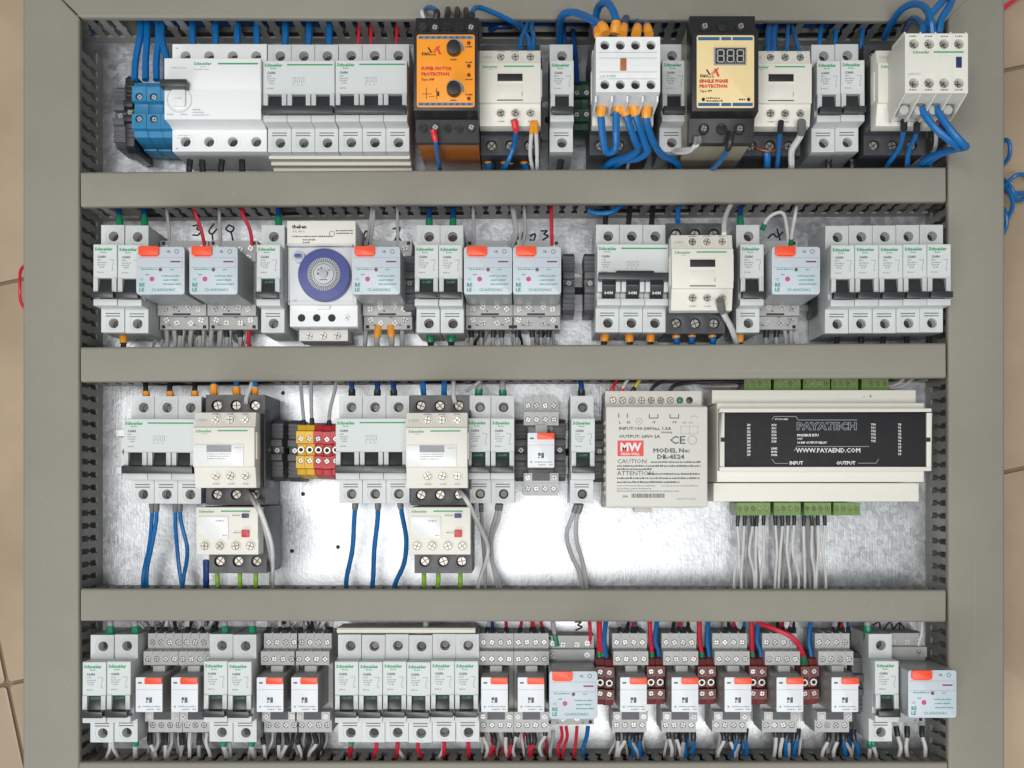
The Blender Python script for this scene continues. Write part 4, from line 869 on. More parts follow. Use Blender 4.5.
# ------------------------------------------------------------------ wires: each one its own thing (insulation, ferrule)
def tube(pts, rad, m, n=8, into=None):
    mb = into or MB(); t0 = (pts[1] - pts[0]).normalized(); u = t0.orthogonal().normalized(); rings = []
    for i, p in enumerate(pts):
        t = (pts[min(i+1, len(pts)-1)] - pts[max(i-1, 0)]).normalized(); u = (u - t * u.dot(t)).normalized(); v = t.cross(u)
        r = rad(i) if callable(rad) else rad
        rings.append([p + (u * math.cos(2*math.pi*k/n) + v * math.sin(2*math.pi*k/n)) * r for k in range(n)])
    fs = []
    for i in range(len(pts) - 1):
        for k in range(n): fs.append((i*n + k, i*n + (k+1) % n, (i+1)*n + (k+1) % n, (i+1)*n + k))
    fs += [tuple(range(n))[::-1], tuple((len(pts)-1)*n + k for k in range(n))]
    mb.solid([q for r in rings for q in r], fs, m)
    if into is None: return mb.mesh()
def wire(label, m, r, path, fer=None, fl=9.0, group=None, name='wire'):
    w3 = [Vector((px(a, z), py(b2, z), z)) for a, b2, z in path]
    for i in range(1, len(w3) - 1): w3[i] += Vector((RND.uniform(-1, 1), RND.uniform(-.5, .5), RND.uniform(0, .8)))
    r *= .93
    o = w3[0].copy(); pts = [p - o for p in spline(w3)]
    e = bpy.data.objects.new(name, None); e.empty_display_size = .005; COL.objects.link(e); e.location = o / 1000
    tag(e, label, 'wire', group)
    if fer:
        acc = 0; f = [pts[0]]; i = 1
        while i < len(pts) - 1 and acc < fl: acc += (pts[i] - pts[i-1]).length; f.append(pts[i]); i += 1
        if len(f) < 3: f = [f[0], (f[0] + f[-1]) / 2, f[-1]]
        nf = len(f)
        link('ferrule', tube(f, lambda k: r * (1.38 if k < nf * .7 else 1.22), fer, 10), e)
        link('insulation', tube(pts[max(0, i - 2):], lambda k: r * (1 + .035 * math.sin(k * 1.7 + o.x)), m), e)
    else: link('insulation', tube(pts, lambda k: r * (1 + .035 * math.sin(k * 1.7 + o.x)), m), e)
    return e
LOOSE = MB()                                               # uncountable small wiring behind and between the relays
def loose(m, r, path, fer=None, fl=9.0):
    pts = spline([Vector((px(a, z), py(b2, z), z)) for a, b2, z in path], 5)
    if fer: k = max(2, min(len(pts) - 2, int(fl / max(.1, (pts[1] - pts[0]).length)))); tube(pts[:k + 1], r * 1.35, fer, 7, LOOSE)
    tube(pts, r, m, 6, LOOSE)
def wires(what, where, m, r, paths, fer=None, fl=9.0, group=None):
    for i, p in enumerate(paths):
        lb = '%s %s' % (what, where) if len(paths) == 1 else '%s %s, %s from left' % (what, where, ORD[i])
        wire(lb, m, r, p, fer, fl, group)
def down(x, y0, y1, z0=30, z1=26, dx=0): return [(x, y0, z0), (x + dx * .4, (y0 + y1) / 2, (z0 + z1) / 2 + 3), (x + dx, y1, z1)]
W = wires
# top row, above
W('thick blue wire', 'dropping into the blue terminals', 'wire_blue', 3.0, [[(134.5, 80, 44), (136, 60, 40), (141, 35, 36), (142, 8, 30)], [(145.5, 80, 44), (145, 60, 40), (147, 35, 36), (148, 8, 30)], [(156.5, 80, 44), (156, 60, 40), (158, 35, 36), (157, 8, 30)], [(166, 80, 44), (166, 60, 40), (162, 35, 36), (163, 8, 30)]])
W('thick blue wire', 'into the white residual current switch', 'wire_blue', 3.0, [down(x, 52, 8, 34, 28) for x in (193.6, 216, 237.7, 257)])
W('thick blue wire', 'into the left top three pole breaker', 'wire_blue', 3.0, [down(x, 52, 8, 34, 28) for x in (284.6, 308, 328.7)])
W('thin red wire', 'into the right top three pole breaker', 'wire_red', 1.4, [down(x, 52, 14, 34, 28) for x in (357.7, 371, 396)])
W('black pin ferrule wire', 'on the top edge of the motor relay', 'wire_black', 2.2, [[(x, 22, 92), (x, 15, 88), (x, 10, 70), (x, 14, 40)] for x in (447.5, 457.5, 466)])
wire('short blue wire arching over the top left of the motor relay', 'wire_blue', 2.0, [(436, 20, 92), (437, 12, 92), (431, 7.5, 80), (425, 12, 60), (425, 25, 30)], 'f_black', 6)
wire('white wire at the top left corner of the motor relay', 'wire_white', 1.6, [(424, 20, 92), (422, 12, 86), (424, 14, 60), (424, 26, 30)])
wire('blue wire arching from motor relay to the duct above the contactor', 'wire_blue', 2.0, [(471, 20, 92), (472, 11, 90), (480, 7.5, 80), (496, 14, 72), (512, 22, 64), (522, 27, 50), (532, 26, 30)], 'f_black', 5)
W('blue wire', 'crossing above the first cream contactor', 'wire_blue', 2.0, [[(520, 48, 74), (522, 38, 66), (526, 28, 52), (531, 14, 30)], [(530, 48, 74), (528, 38, 66), (523, 30, 52), (519, 14, 30)], [(533, 48, 74), (533, 38, 66), (533, 28, 52), (534, 14, 30)]])
W('dark blue wire', 'in the duct opening left of the first contactor', 'wire_navy', 2.6, [[(490, 30, 20), (498, 26, 24), (512, 26, 22)]])
wire('thick blue wire looping left from the white auxiliary block', 'wire_blue', 3.0, [(605.5, 34, 116), (601, 26, 112), (589, 18, 98), (573, 12, 80), (561, 16, 64), (559, 28, 44), (560, 44, 26)], 'f_orange', 8)
wire('thick blue wire looping high above the white auxiliary block', 'wire_blue', 3.0, [(614.5, 34, 116), (614.5, 20, 116), (612, 7, 110), (604, 3, 100), (597, 8, 88), (595, 20, 70), (596, 34, 40)], 'f_orange', 8)
W('dark blue wire', 'curling over the white auxiliary block', 'wire_navy', 2.8, [[(622, 35, 116), (625, 25, 110), (627, 18, 90), (626, 24, 40)], [(636, 35, 116), (637, 26, 110), (638, 22, 90), (637, 26, 40)]], 'f_orange', 8)
wire('blue wire at the right end of the white auxiliary block top', 'wire_blue', 2.6, [(649, 35, 116), (648, 27, 110), (645, 23, 90), (641, 28, 40)], 'f_orange', 8)
wire('orange ferruled wire stub at the left end of the white block', 'wire_blue', 2.2, [(598, 36, 116), (598, 27, 106), (597, 24, 80), (597, 30, 40)], 'f_orange', 8)
W('blue wire', 'hanging between single breaker and green terminals', 'wire_navy', 2.0, [[(577, 84, 38), (576, 60, 34), (573, 30, 26)], [(565, 50, 36), (565, 40, 34), (563, 24, 26)]])
W('thick blue wire', 'above the right hand cream contactor of the top row', 'wire_blue', 2.8, [[(768, 52, 70), (769, 40, 52), (770, 20, 30)], [(774, 52, 70), (774, 40, 52), (776, 20, 30)]])
W('thin blue wire', 'forming a peak above the right hand top contactor', 'wire_blue', 1.8, [[(787, 50, 74), (788, 40, 64), (789, 26, 40), (790, 16, 26)], [(799, 50, 74), (797, 40, 64), (792, 28, 40), (790, 20, 26)]])
W('blue wire', 'above the breaker pair in the top row', 'wire_blue', 2.0, [down(x, 50, 18, 36, 28, 3) for x in (819, 834, 860.5)])
wire('blue wire arching left from the top right auxiliary block', 'wire_blue', 2.8, [(932.5, 34, 108), (931, 20, 108), (924, 7, 100), (913, 4, 88), (902, 10, 74), (892, 22, 56), (884, 38, 36)])
wire('short blue wire hooking over the top right auxiliary block', 'wire_blue', 2.4, [(922, 34, 108), (922, 26, 104), (918, 19, 84), (911, 20, 60), (904, 32, 34)])
W('blue wire', 'leaving the frame above the top right auxiliary block', 'wire_blue', 2.8, [[(926, 34, 100), (930, 18, 104), (941, 4, 104), (952, -8, 90)], [(939, 34, 108), (942, 20, 108), (948, 6, 104), (955, -8, 90)]])
# top row, below
wire('thin blue wire with red ferrule below the motor relay', 'wire_blue', 1.7, [(433, 130, 97), (435, 143, 95), (438, 156, 77), (440, 166, 50), (441, 178, 28)], 'f_red', 8)
W('thick blue wire with orange ferrule', 'below the first cream contactor', 'wire_blue', 3.0, [[(485, 151, 40), (487, 162, 34), (490, 182, 26)], [(505, 151, 40), (504, 162, 34), (504, 182, 26)], [(523, 151, 40), (525, 162, 34), (530, 182, 26)]], 'f_orange', 8)
W('black wire with orange ferrule', 'below the first cream contactor', 'wire_black', 2.6, [[(493, 152, 36), (493, 163, 30), (493, 182, 24)], [(511, 152, 36), (511, 163, 30), (511, 182, 24)], [(531.5, 152, 36), (531, 163, 30), (531, 182, 24)]], 'f_orange', 8)
wire('blue wire with red ferrule across the first cream contactor base', 'wire_blue', 2.0, [(514, 120, 90), (515, 131, 84), (514, 146, 66), (508, 161, 57), (503, 173, 40), (502, 182, 28)], 'f_red', 8)
W('white wire with orange ferrule', 'across the first cream contactor base', 'wire_white', 1.6, [[(533, 122, 90), (531, 140, 74), (530, 157, 59), (533, 173, 40), (534, 182, 28)], [(535.5, 122, 90), (536, 140, 74), (537, 157, 59), (538, 173, 40), (539, 182, 28)]], 'f_orange', 9)
wire('blue wire in a short loop at left below the white auxiliary block', 'wire_blue', 2.9, [(601.5, 103, 104), (602, 118, 100), (602, 138, 92), (605, 150, 86), (610, 152, 84), (615, 147, 88), (617, 132, 96), (616, 112, 102)], 'f_orange', 8)
wire('blue wire with orange ferrule crossing down to the left bundle', 'wire_blue', 2.9, [(622.5, 103, 104), (627, 120, 98), (635, 140, 86), (638, 150, 76), (628, 156, 66), (612, 161, 54), (603, 172, 38), (600, 184, 28)], 'f_orange', 8)
wire('blue wire with orange ferrule bending left above the duct lid', 'wire_blue', 2.9, [(632.5, 103, 104), (638, 120, 98), (645, 142, 84), (646, 152, 76), (638, 158, 66), (622, 161, 54), (610, 172, 38), (606, 184, 28)], 'f_orange', 8)
wire('blue wire with orange ferrule swinging right to the duct', 'wire_blue', 2.9, [(646.5, 103, 104), (648, 122, 96), (652, 142, 82), (662, 154, 66), (675, 161, 50), (681, 172, 38), (684, 184, 28)], 'f_orange', 8)
wire('orange ferruled wire end returning from the short loop', 'wire_blue', 2.6, [(615, 103, 102), (616, 110, 101), (616.5, 116, 100)], 'f_orange', 7)
W('thin wire', 'behind the blue loops of the white block', 'wire_blue', 1.6, [[(614, 135, 50), (622, 146, 46), (634, 150, 42), (640, 140, 50)]])
wire('thin white wire behind the blue bundle', 'wire_white', 1.4, [(636, 152, 48), (630, 160, 40), (626, 172, 30), (626, 182, 26)])
W('white wire', 'hooking from black box back to the breaker', 'wire_white', 1.6, [[(699, 136, 98), (699, 142, 96), (693, 148, 90), (684, 149, 76), (676, 150, 58)], [(696.5, 136, 98), (695, 145, 94), (688, 152, 84), (680, 153, 70), (674, 152, 58)]], 'f_grey', 5)
wire('blue wire with black ferrule below the black digit box', 'wire_blue', 2.0, [(731.5, 132, 99), (729.5, 147, 97), (720, 161, 72), (710, 173, 44), (704, 184, 28)], 'f_black', 12)
wire('blue wire with black ferrule below the right top contactor', 'wire_blue', 1.8, [(781, 122, 90), (781, 136, 77), (779, 152, 61), (776, 167, 46), (773, 184, 28)], 'f_black', 9)
wire('thick blue wire behind, below the right top contactor', 'wire_blue', 2.8, [(767, 151, 60), (767, 162, 52), (766, 184, 26)])
W('bare copper strand', 'curving across the right top contactor base', 'copper', .7, [[(756, 145, 58), (758, 149, 60), (768, 151, 63), (778, 149, 60), (784, 146, 58)]])
wire('white wire with grey ferrule below the right top contactor', 'wire_white', 2.6, [(801.5, 122, 91), (799, 136, 78), (793, 151, 63), (790, 167, 46), (787, 184, 28)], 'f_grey', 10)
W('thick blue wire', 'bending back from the top right auxiliary block', 'wire_blue', 2.9, [[(917, 103, 100), (924, 116, 104), (937, 130, 106), (951, 142, 104), (957, 147, 98), (948, 151, 84), (930, 157, 62), (917, 168, 40), (910, 184, 28)], [(933, 103, 100), (940, 116, 104), (952, 132, 108), (963, 143, 106), (965, 147, 100), (955, 150, 86), (936, 156, 62), (925, 168, 40), (918, 184, 28)]], 'f_grey', 5)
W('blue wire with dark ferrule', 'below the top right contactor', 'wire_blue', 2.0, [[(904, 121, 90), (903, 134, 78), (898, 149, 62), (888, 165, 44), (882, 178, 26)], [(917, 124, 90), (915, 136, 78), (909, 151, 62), (906, 166, 46), (905, 182, 28)]], 'f_black', 8)
wire('white wire with red ferrule below the top right contactor', 'wire_white', 1.6, [(936, 120, 90), (937, 132, 78), (934, 147, 62), (929, 162, 44), (924, 182, 28)], 'f_red', 7)
W('dark wire stub', 'below the white residual current switch', 'wire_black', 2.6, [down(x, 160, 182, 34, 26) for x in (190, 202, 222, 242)])
W('dark wire stub', 'below the top row single breakers', 'wire_black', 2.6, [down(x, 160, 182, 34, 26) for x in (561, 672, 829, 852)])
# second row, above
def ferr_up(xs, y0, y1, what, where, m, f, r=2.0, z0=44): W(what, where, m, r, [[(x, y0, z0), (x, (y0 + y1) / 2 + 2, z0 - 5), (x, y1, 28)] for x in xs], f, 9)
ferr_up((120.4, 144.6), 228, 196, 'blue wire with green ferrule', 'above the two leftmost second row breakers', 'wire_navy', 'f_green', 2.2)
ferr_up((279,), 228, 196, 'blue wire with green ferrule', 'above the breaker beside the time switch', 'wire_navy', 'f_green', 2.2)
ferr_up((429.5, 452.5), 230, 196, 'blue wire with green ferrule', 'above the two middle second row breakers', 'wire_navy', 'f_green', 2.2)
ferr_up((740.5,), 230, 196, 'blue wire with green ferrule', 'above the breaker beside the second row contactor', 'wire_navy', 'f_green', 2.2)
W('black wire', 'above the breaker with the raised bar', 'wire_black', 2.2, [[(x, 230, 44), (x + 1, 218, 40), (x + 3, 196, 28)] for x in (605, 628, 651)])
W('blue wire', 'lying along the duct above the raised bar breaker', 'wire_blue', 2.2, [[(588, 211, 42), (598, 213, 43), (612, 212, 43), (622, 204, 38)]]); W('blue wire', 'above the second row contactor', 'wire_blue', 2.2, [[(678, 222, 54), (677, 212, 48), (680, 196, 30)]])
W('grey wire', 'above the two left wide relays', 'wire_grey', 1.4, [[(169, 246, 26), (168, 230, 28), (166, 206, 28)], [(221, 246, 26), (219.5, 230, 28), (219, 206, 28)]])
W('red wire', 'above the two left wide relays', 'wire_red', 1.5, [[(205, 248, 26), (202, 230, 30), (194, 212, 34), (191, 200, 28)], [(252.5, 248, 26), (249, 230, 30), (244, 214, 34), (242, 200, 28)]])
W('grey wire', 'above the wide relay beside the time switch', 'wire_grey', 1.4, [[(366, 248, 26), (368, 234, 28), (371, 218, 32), (372, 200, 28)], [(370, 248, 26), (372, 234, 28), (374, 218, 32), (374, 200, 28)], [(397.5, 248, 26), (397.5, 232, 28), (397, 204, 30)]])
W('grey wire', 'above the two adjoining wide relays', 'wire_grey', 1.5, [[(473, 250, 26), (473, 232, 28), (473, 204, 30)], [(507, 250, 26), (513, 234, 30), (514, 222, 32), (511, 204, 30)], [(511, 250, 26), (516, 234, 30), (516, 222, 32), (513, 204, 30)], [(521, 250, 26), (524, 232, 28), (524, 204, 30)]])
W('red wire', 'above the right adjoining wide relay', 'wire_red', 1.5, [[(552, 248, 26), (551.5, 230, 30), (551, 204, 30)]])
W('twisted white wire', 'above the second row contactor', 'wire_white', 2.0, [[(724, 234, 84), (725, 222, 74), (729, 211, 56), (734, 200, 34)]])
W('white wire', 'looping above the wide relay beside the five breakers', 'wire_white', 1.5, [[(762, 230, 30), (768, 220, 34), (776, 214, 36), (783, 214, 36), (786, 226, 32), (789, 248, 26)], [(790.5, 246, 28), (793, 230, 34), (795.5, 216, 38), (797, 200, 30)]], 'f_green', 5)
# second row, below
def stub(xs, y0, y1, what, where, m, f, r=1.6, z0=24, fl=8, jit=3): W(what, where, m, r, [[(x, y0, z0), (x + random.uniform(-1, 1), (y0 + y1) / 2, z0 + 1), (x + random.uniform(-jit, jit), y1, 24)] for x in xs], f, fl)
stub((123,), 333, 362, 'orange ferruled wire', 'below the leftmost second row breakers', 'wire_black', 'f_orange', 2.4, 30)
stub((166, 174, 184, 192), 326, 360, 'grey wire', 'below the first wide relay', 'wire_grey', None, 2.0, 20)
stub((203, 212, 221, 230), 326, 360, 'grey wire', 'below the second wide relay', 'wire_grey', None, 2.0, 20)
stub((180, 198, 226, 240), 326, 360, 'black ferruled wire', 'below the two left wide relays', 'wire_grey', 'f_black', 1.8, 22)
stub((249,), 326, 360, 'red wire', 'below the second wide relay', 'wire_red', None, 1.8, 22)
stub((378.5, 390.5), 326, 360, 'orange ferruled wire', 'below the wide relay beside the time switch', 'wire_grey', 'f_orange', 2.4, 26)
stub((366, 402), 326, 360, 'grey wire', 'below the wide relay beside the time switch', 'wire_grey', None, 2.0, 20)
stub((430, 452), 332, 362, 'green ferruled wire', 'below the two middle second row breakers', 'wire_black', 'f_green', 2.6, 32)
stub((471, 481, 494, 502), 326, 360, 'black ferruled wire', 'below the left adjoining wide relay', 'wire_grey', 'f_black', 1.7, 22)
stub((517.7, 532, 541, 550), 326, 360, 'black ferruled wire', 'below the right adjoining wide relay', 'wire_grey', 'f_black', 1.7, 22)
stub((605.5, 628.5, 650.6), 332, 362, 'orange ferruled wire', 'below the raised bar breaker', 'wire_black', 'f_orange', 2.6, 34)
stub((675, 692, 711), 327, 358, 'orange ferruled wire', 'below the second row contactor', 'wire_blue', 'f_orange', 2.6, 40)
stub((739.6,), 332, 362, 'orange ferruled wire', 'below the breaker beside the second row contactor', 'wire_black', 'f_orange', 2.6, 34)
wire('white wire with dark ferrule leaning below the second row contactor', 'wire_white', 2.4, [(720, 300, 91), (723, 312, 80), (729, 325, 63), (735, 338, 44), (740, 358, 26)], 'f_grey', 12)
stub((767, 777), 326, 360, 'black ferruled wire', 'below the wide relay beside the five breakers', 'wire_grey', 'f_black', 1.8, 22)
stub((784, 791), 326, 360, 'grey wire', 'below the wide relay beside the five breakers', 'wire_grey', None, 1.8, 20)
stub((838, 861, 884, 907, 930), 336, 362, 'dark wire stub', 'below the five breakers', 'wire_black', None, 2.4, 30)
# third row, above
stub((147, 171, 195), 401, 372, 'orange ferruled wire', 'above the left third row three pole breaker', 'wire_black', 'f_orange', 2.2, 40)
stub((214, 237, 254), 397, 368, 'blue wire with orange ferrule', 'above the left third row contactor', 'wire_blue', 'f_orange', 2.4, 44)
W('white wire', 'running up from the left third row contactor', 'wire_white', 1.8, [[(246, 403, 58), (248, 396, 54), (251, 384, 46), (253, 372, 30)]])
W('grey wire with black ferrule', 'above the yellow and red terminals', 'wire_grey', 1.5, [[(304.5, 428, 40), (303, 410, 38), (301, 390, 34), (300, 372, 28)], [(312.5, 428, 40), (312.5, 410, 38), (312, 390, 34), (311, 372, 28)], [(329, 428, 40), (331, 410, 38), (336, 390, 34), (337, 372, 28)]], 'f_black', 6)
stub((352, 377, 394), 400, 370, 'dark blue wire with black ferrule', 'above the right third row triple breaker', 'wire_navy', 'f_black', 2.2, 40)
stub((424, 444), 397, 368, 'blue wire', 'above the right third row contactor', 'wire_blue', None, 2.4, 44)
W('white wire', 'running up from the right third row contactor', 'wire_white', 1.8, [[(455, 403, 58), (453, 394, 54), (453, 384, 46), (453, 372, 30)]])
stub((478, 503), 400, 370, 'green ferruled wire', 'above the two breakers beside the right contactor', 'wire_grey', 'f_green', 2.4, 40)
stub((581,), 400, 370, 'black ferruled wire', 'above the breaker beside the power supply', 'wire_navy', 'f_black', 2.2, 40)
W('grey wire', 'sweeping over the green ferrule beside the right contactor', 'wire_grey', 1.5, [[(466, 391, 44), (472, 388, 46), (479, 382, 46), (482, 372, 36)]])
W('red wire', 'slanting into the power supply', 'wire_red', 1.4, [[(611, 394, 40), (613, 387, 40), (619, 376, 36)]], 'f_red', 5); W('white wire with red ferrule', 'slanting into the power supply', 'wire_white', 1.4, [[(621, 394, 40), (623, 387, 40), (630, 376, 36)]], 'f_red', 4); W('yellow wire with black ferrule', 'slanting into the power supply', 'wire_yellow', 1.4, [[(631, 394, 40), (635, 387, 40), (642, 376, 36)]], 'f_black', 5)
W('dark wire', 'above the right half of the power supply', 'wire_black', 1.6, [[(650, 394, 40), (654, 386, 40), (668, 381, 38), (690, 380, 36)], [(669, 394, 40), (674, 386, 40), (690, 383, 36), (720, 382, 34), (745, 382, 30)]])
W('grey wire', 'above the right end of the long cream module', 'wire_grey', 1.2, [[(888, 386, 30), (896, 384, 34), (904, 378, 34), (908, 370, 28)], [(889, 388, 30), (900, 387, 34), (911, 380, 34), (916, 370, 28)]])
W('grey wire', 'lying along the duct left of the green connectors', 'wire_grey', 1.3, [[(700, 386, 20), (720, 387, 22), (738, 386, 24)]])
# third row, below
W('blue wire with grey ferrule', 'hanging below the left third row triple breaker', 'wire_blue', 1.75, [[(151.5, 500, 42), (151.5, 515, 36), (149, 545, 28), (144, 572, 24), (142, 600, 24)], [(156.5, 500, 42), (156.5, 520, 37), (152.5, 545, 33), (146.5, 572, 28), (147, 600, 24)], [(176, 500, 42), (176, 520, 36), (176, 545, 28), (181, 572, 24), (185, 600, 24)], [(180, 500, 42), (181, 520, 36), (186, 545, 30), (188, 562, 26), (184, 576, 24), (181, 600, 24)]], 'f_grey', 9)
W('blue wire', 'hanging below the right third row triple breaker', 'wire_blue', 2.0, [[(355.5, 502, 42), (355, 520, 34), (352, 550, 28), (347, 578, 24), (346, 600, 24)], [(378, 502, 42), (377, 520, 34), (375, 550, 28), (372, 578, 24), (370, 600, 24)], [(400, 502, 42), (403, 516, 36), (407, 540, 30), (404, 564, 26), (396, 584, 24), (394, 600, 24)]], 'f_grey', 5)
W('grey strand', 'hanging from the left third row contactor', 'wire_grey', 1.6, [[(248, 491, 60), (255, 502, 88), (263, 518, 88), (268, 540, 78), (272, 562, 52), (270, 586, 28), (270, 602, 24)]])
W('single white strand', 'hanging from the left third row contactor', 'wire_white', 1.6, [[(250, 493, 60), (258, 506, 90), (266, 522, 88), (271, 544, 76), (274, 565, 50), (272, 586, 28), (272, 602, 24)]])
W('white wire with clear sleeve', 'hanging from the right third row contactor', 'wire_white', 1.8, [[(458, 489, 60), (466, 501, 84), (478, 520, 72), (487, 542, 42), (488, 556, 34), (482, 574, 28), (475, 600, 24)]])
W('grey wire', 'hanging below the breaker pair beside the right contactor', 'wire_grey', 1.5, [[(481, 504, 40), (482, 530, 32), (484, 560, 26), (486, 600, 24)], [(498, 504, 40), (496, 516, 36), (491, 536, 30), (491, 560, 26), (496, 580, 24), (500, 600, 24)], [(501, 504, 40), (499, 520, 36), (493, 540, 30), (494, 562, 26), (499, 580, 24), (503, 600, 24)]], 'f_grey', 5)
W('grey wire', 'hanging below the breaker beside the power supply', 'wire_grey', 1.8, [[(577, 504, 40), (571, 518, 34), (567, 536, 28), (572, 556, 25), (579, 572, 24), (585, 600, 24)], [(581, 504, 40), (577, 520, 34), (577, 540, 28), (581, 560, 25), (584, 576, 24), (588, 600, 24)]], 'f_grey', 6)
stub((217, 240, 256), 566, 600, 'yellow and green wire', 'below the left overload relay', 'wire_earth', None, 1.9, 44)
W('blue wire', 'below the left overload relay', 'wire_navy', 2.6, [[(206, 560, 30), (206, 575, 28), (206, 600, 24)]])
stub((424, 438, 460), 566, 600, 'yellow and green wire', 'below the right overload relay', 'wire_earth', None, 1.9, 44)
ws = []
for x in (98, 145, 195, 235, 285, 365, 412, 462, 507, 580, 627, 677, 725):
    a = 725 + x / 7.31; j = random.uniform(-1.8, 1.8); q = random.uniform(-2.5, 4.5)
    ws.append([(a, 512, 20), (a + .2, 526, 21), (a + j, 552, 22 + random.uniform(0, 6)), (a + q - 1, 576, 23), (a + q - 1, 602, 24)])
W('thin white wire with black ferrule', 'below the long cream module', 'wire_white', 1.25, ws, 'f_black', 9.6)
ws = []
for x in (748, 755, 775, 783, 794, 808, 815):
    ws.append([(x, 518, 14), (x + random.uniform(-1, 1), 540, 12), (x + random.uniform(-3, 3), 570, 14), (x + random.uniform(-4, 4), 602, 18)])
for p in ws: loose('wire_grey', 1.1, p)
# bottom row, above
stub((110, 135.4), 641, 606, 'green ferruled wire', 'above the two leftmost bottom row breakers', 'wire_grey', 'f_green', 2.6, 42, 12)
stub((226, 252.6), 641, 606, 'green ferruled wire', 'above the bottom row breaker pair', 'wire_grey', 'f_green', 2.6, 42, 12)
stub((424.6,), 641, 606, 'green ferruled wire', 'above the fourth of the six joined breakers', 'wire_grey', 'f_green', 2.6, 40, 12)
def jumble(xs, where, cols, f='f_black'):
    for i, x in enumerate(xs):
        m_ = cols[i % len(cols)]; d = random.uniform(-6, 6)
        loose(m_, 1.4, [(x, 640, 30), (x + d * .15, 631, 30), (x + d * .5, 622, 26), (x + d, 604, 24)], f, 10)
jumble((152, 165, 177), 'above the first small relay', ['wire_grey', 'wire_white', 'wire_black']); jumble((187, 201, 215), 'above the second small relay', ['wire_white', 'wire_grey', 'wire_black'])
jumble((268, 280, 290), 'above the third small relay', ['wire_grey', 'wire_white']); jumble((300, 313, 330), 'above the fourth bottom small relay', ['wire_grey', 'wire_black', 'wire_white'])
jumble((486, 493, 506.7), 'above the fifth bottom small relay', ['wire_grey', 'wire_navy', 'wire_red']); jumble((519, 531, 535, 543.4), 'above the sixth bottom small relay', ['wire_red'])
W('white wire', 'curling behind the first two small relay sockets', 'wire_white', 1.6, [[(148, 632, 12), (158, 622, 14), (170, 618, 16), (182, 626, 14), (190, 620, 14)], [(196, 618, 14), (206, 628, 14), (214, 620, 16), (222, 612, 16)]])
W('white wire', 'curling behind the third and fourth small relay sockets', 'wire_white', 1.6, [[(272, 616, 14), (282, 626, 14), (296, 620, 16), (306, 628, 14)], [(308, 616, 14), (316, 630, 14), (326, 620, 16), (332, 612, 16)]])
for i, x in enumerate((605, 656, 707, 758, 810)):
    s_ = ('first', 'second', 'third', 'fourth', 'fifth')[i]
    W('red wire with green ferrule', 'into the %s dark red terminal pair' % s_, 'wire_red', 2.0, [[(x - 4.5, 666, 36), (x - 5, 652, 34), (x - 6.5, 635, 30), (x - 7, 604, 26)]] if i < 4 else [[(x - 6, 666, 40), (x - 9, 652, 46), (x - 18, 638, 50), (x - 34, 629, 46), (x - 50, 623, 38), (x - 60, 614, 30)]], 'f_green', 9)
    W('blue wire', 'into the %s dark red terminal pair' % s_, 'wire_blue', 2.0, [[(x + 3, 666, 36), (x + 1.5, 652, 34), (x - .5, 638, 32), (x + 3, 604, 26)]])
    if i == 0: W('second red wire', 'beside the first dark red terminal pair', 'wire_red', 1.9, [[(x - 1.5, 664, 34), (x - 3, 648, 32), (x - 4, 632, 30), (x - 5, 604, 26)]], 'f_green', 8)
for i, x in enumerate((633.5, 685, 738, 790, 845)):
    jumble([x - 13, x - 7.5, x - 1.5, x + 4], 'above the %s right hand small relay' % ORD[i], [['wire_grey', 'wire_black', 'wire_red', 'wire_blue'], ['wire_black', 'wire_red', 'wire_grey', 'wire_black']][i % 2])
W('green ferruled grey wire', 'above the wide relay mid bottom row', 'wire_grey', 1.9, [[(557, 646, 26), (555, 634, 26), (553, 620, 26), (552, 604, 24)]], 'f_green', 9)
W('red wire', 'above the wide relay mid bottom row', 'wire_red', 1.5, [[(590, 644, 26), (589, 630, 26), (588, 604, 24)]])
stub((868,), 641, 606, 'green ferruled wire', 'above the last bottom row breaker', 'wire_grey', 'f_green', 2.6, 40, 12)
W('white wire', 'bending down at the right end of the bottom row', 'wire_white', 1.4, [[(918, 646, 28), (921, 632, 26), (920, 618, 24), (916, 604, 22)]])
# bottom row, below
def leg(xs, where, m, f, y0=733, r=1.6, z0=28, what=None, fl=8):
    nm = {'wire_white': 'white', 'wire_grey': 'grey', 'wire_red': 'red', 'wire_blue': 'blue', 'wire_black': 'black'}[m]
    fn = {'f_black': ' with black ferrule', 'f_green': ' with green ferrule', None: '', 'f_grey': ' with grey ferrule'}[f]
    W('%s wire%s' % (nm, fn), where, m, r, [[(x, y0, z0), (x + random.uniform(-1.5, 1.5), y0 + 10, z0 + 2), (x + random.uniform(-6, 6), y0 + 24, 28), (x + random.uniform(-6, 6), y0 + 46, 24)] for x in xs], f, fl)
leg((110, 113), 'below the leftmost bottom row breaker', 'wire_white', None, 738, 1.5, 36); leg((135.5,), 'below the second bottom row breaker', 'wire_white', 'f_green', 735, 2.2, 40)
leg((150, 166), 'below the first small relay', 'wire_white', 'f_black'); leg((158, 172), 'below the first small relay', 'wire_grey', None)
leg((181, 200), 'below the second small relay', 'wire_grey', 'f_black'); leg((190, 207), 'below the second small relay', 'wire_white', None)
leg((225, 253), 'below the bottom row breaker pair', 'wire_white', 'f_green', 735, 2.2, 40); leg((229, 250), 'below the bottom row breaker pair', 'wire_grey', None, 738, 1.5, 36)
leg((262, 279, 286), 'below the third small relay', 'wire_white', 'f_black'); leg((293,), 'below the third small relay', 'wire_black', None)
leg((300, 314), 'below the fourth bottom small relay', 'wire_white', 'f_black'); leg((308, 322), 'below the fourth bottom small relay', 'wire_black', 'f_black')
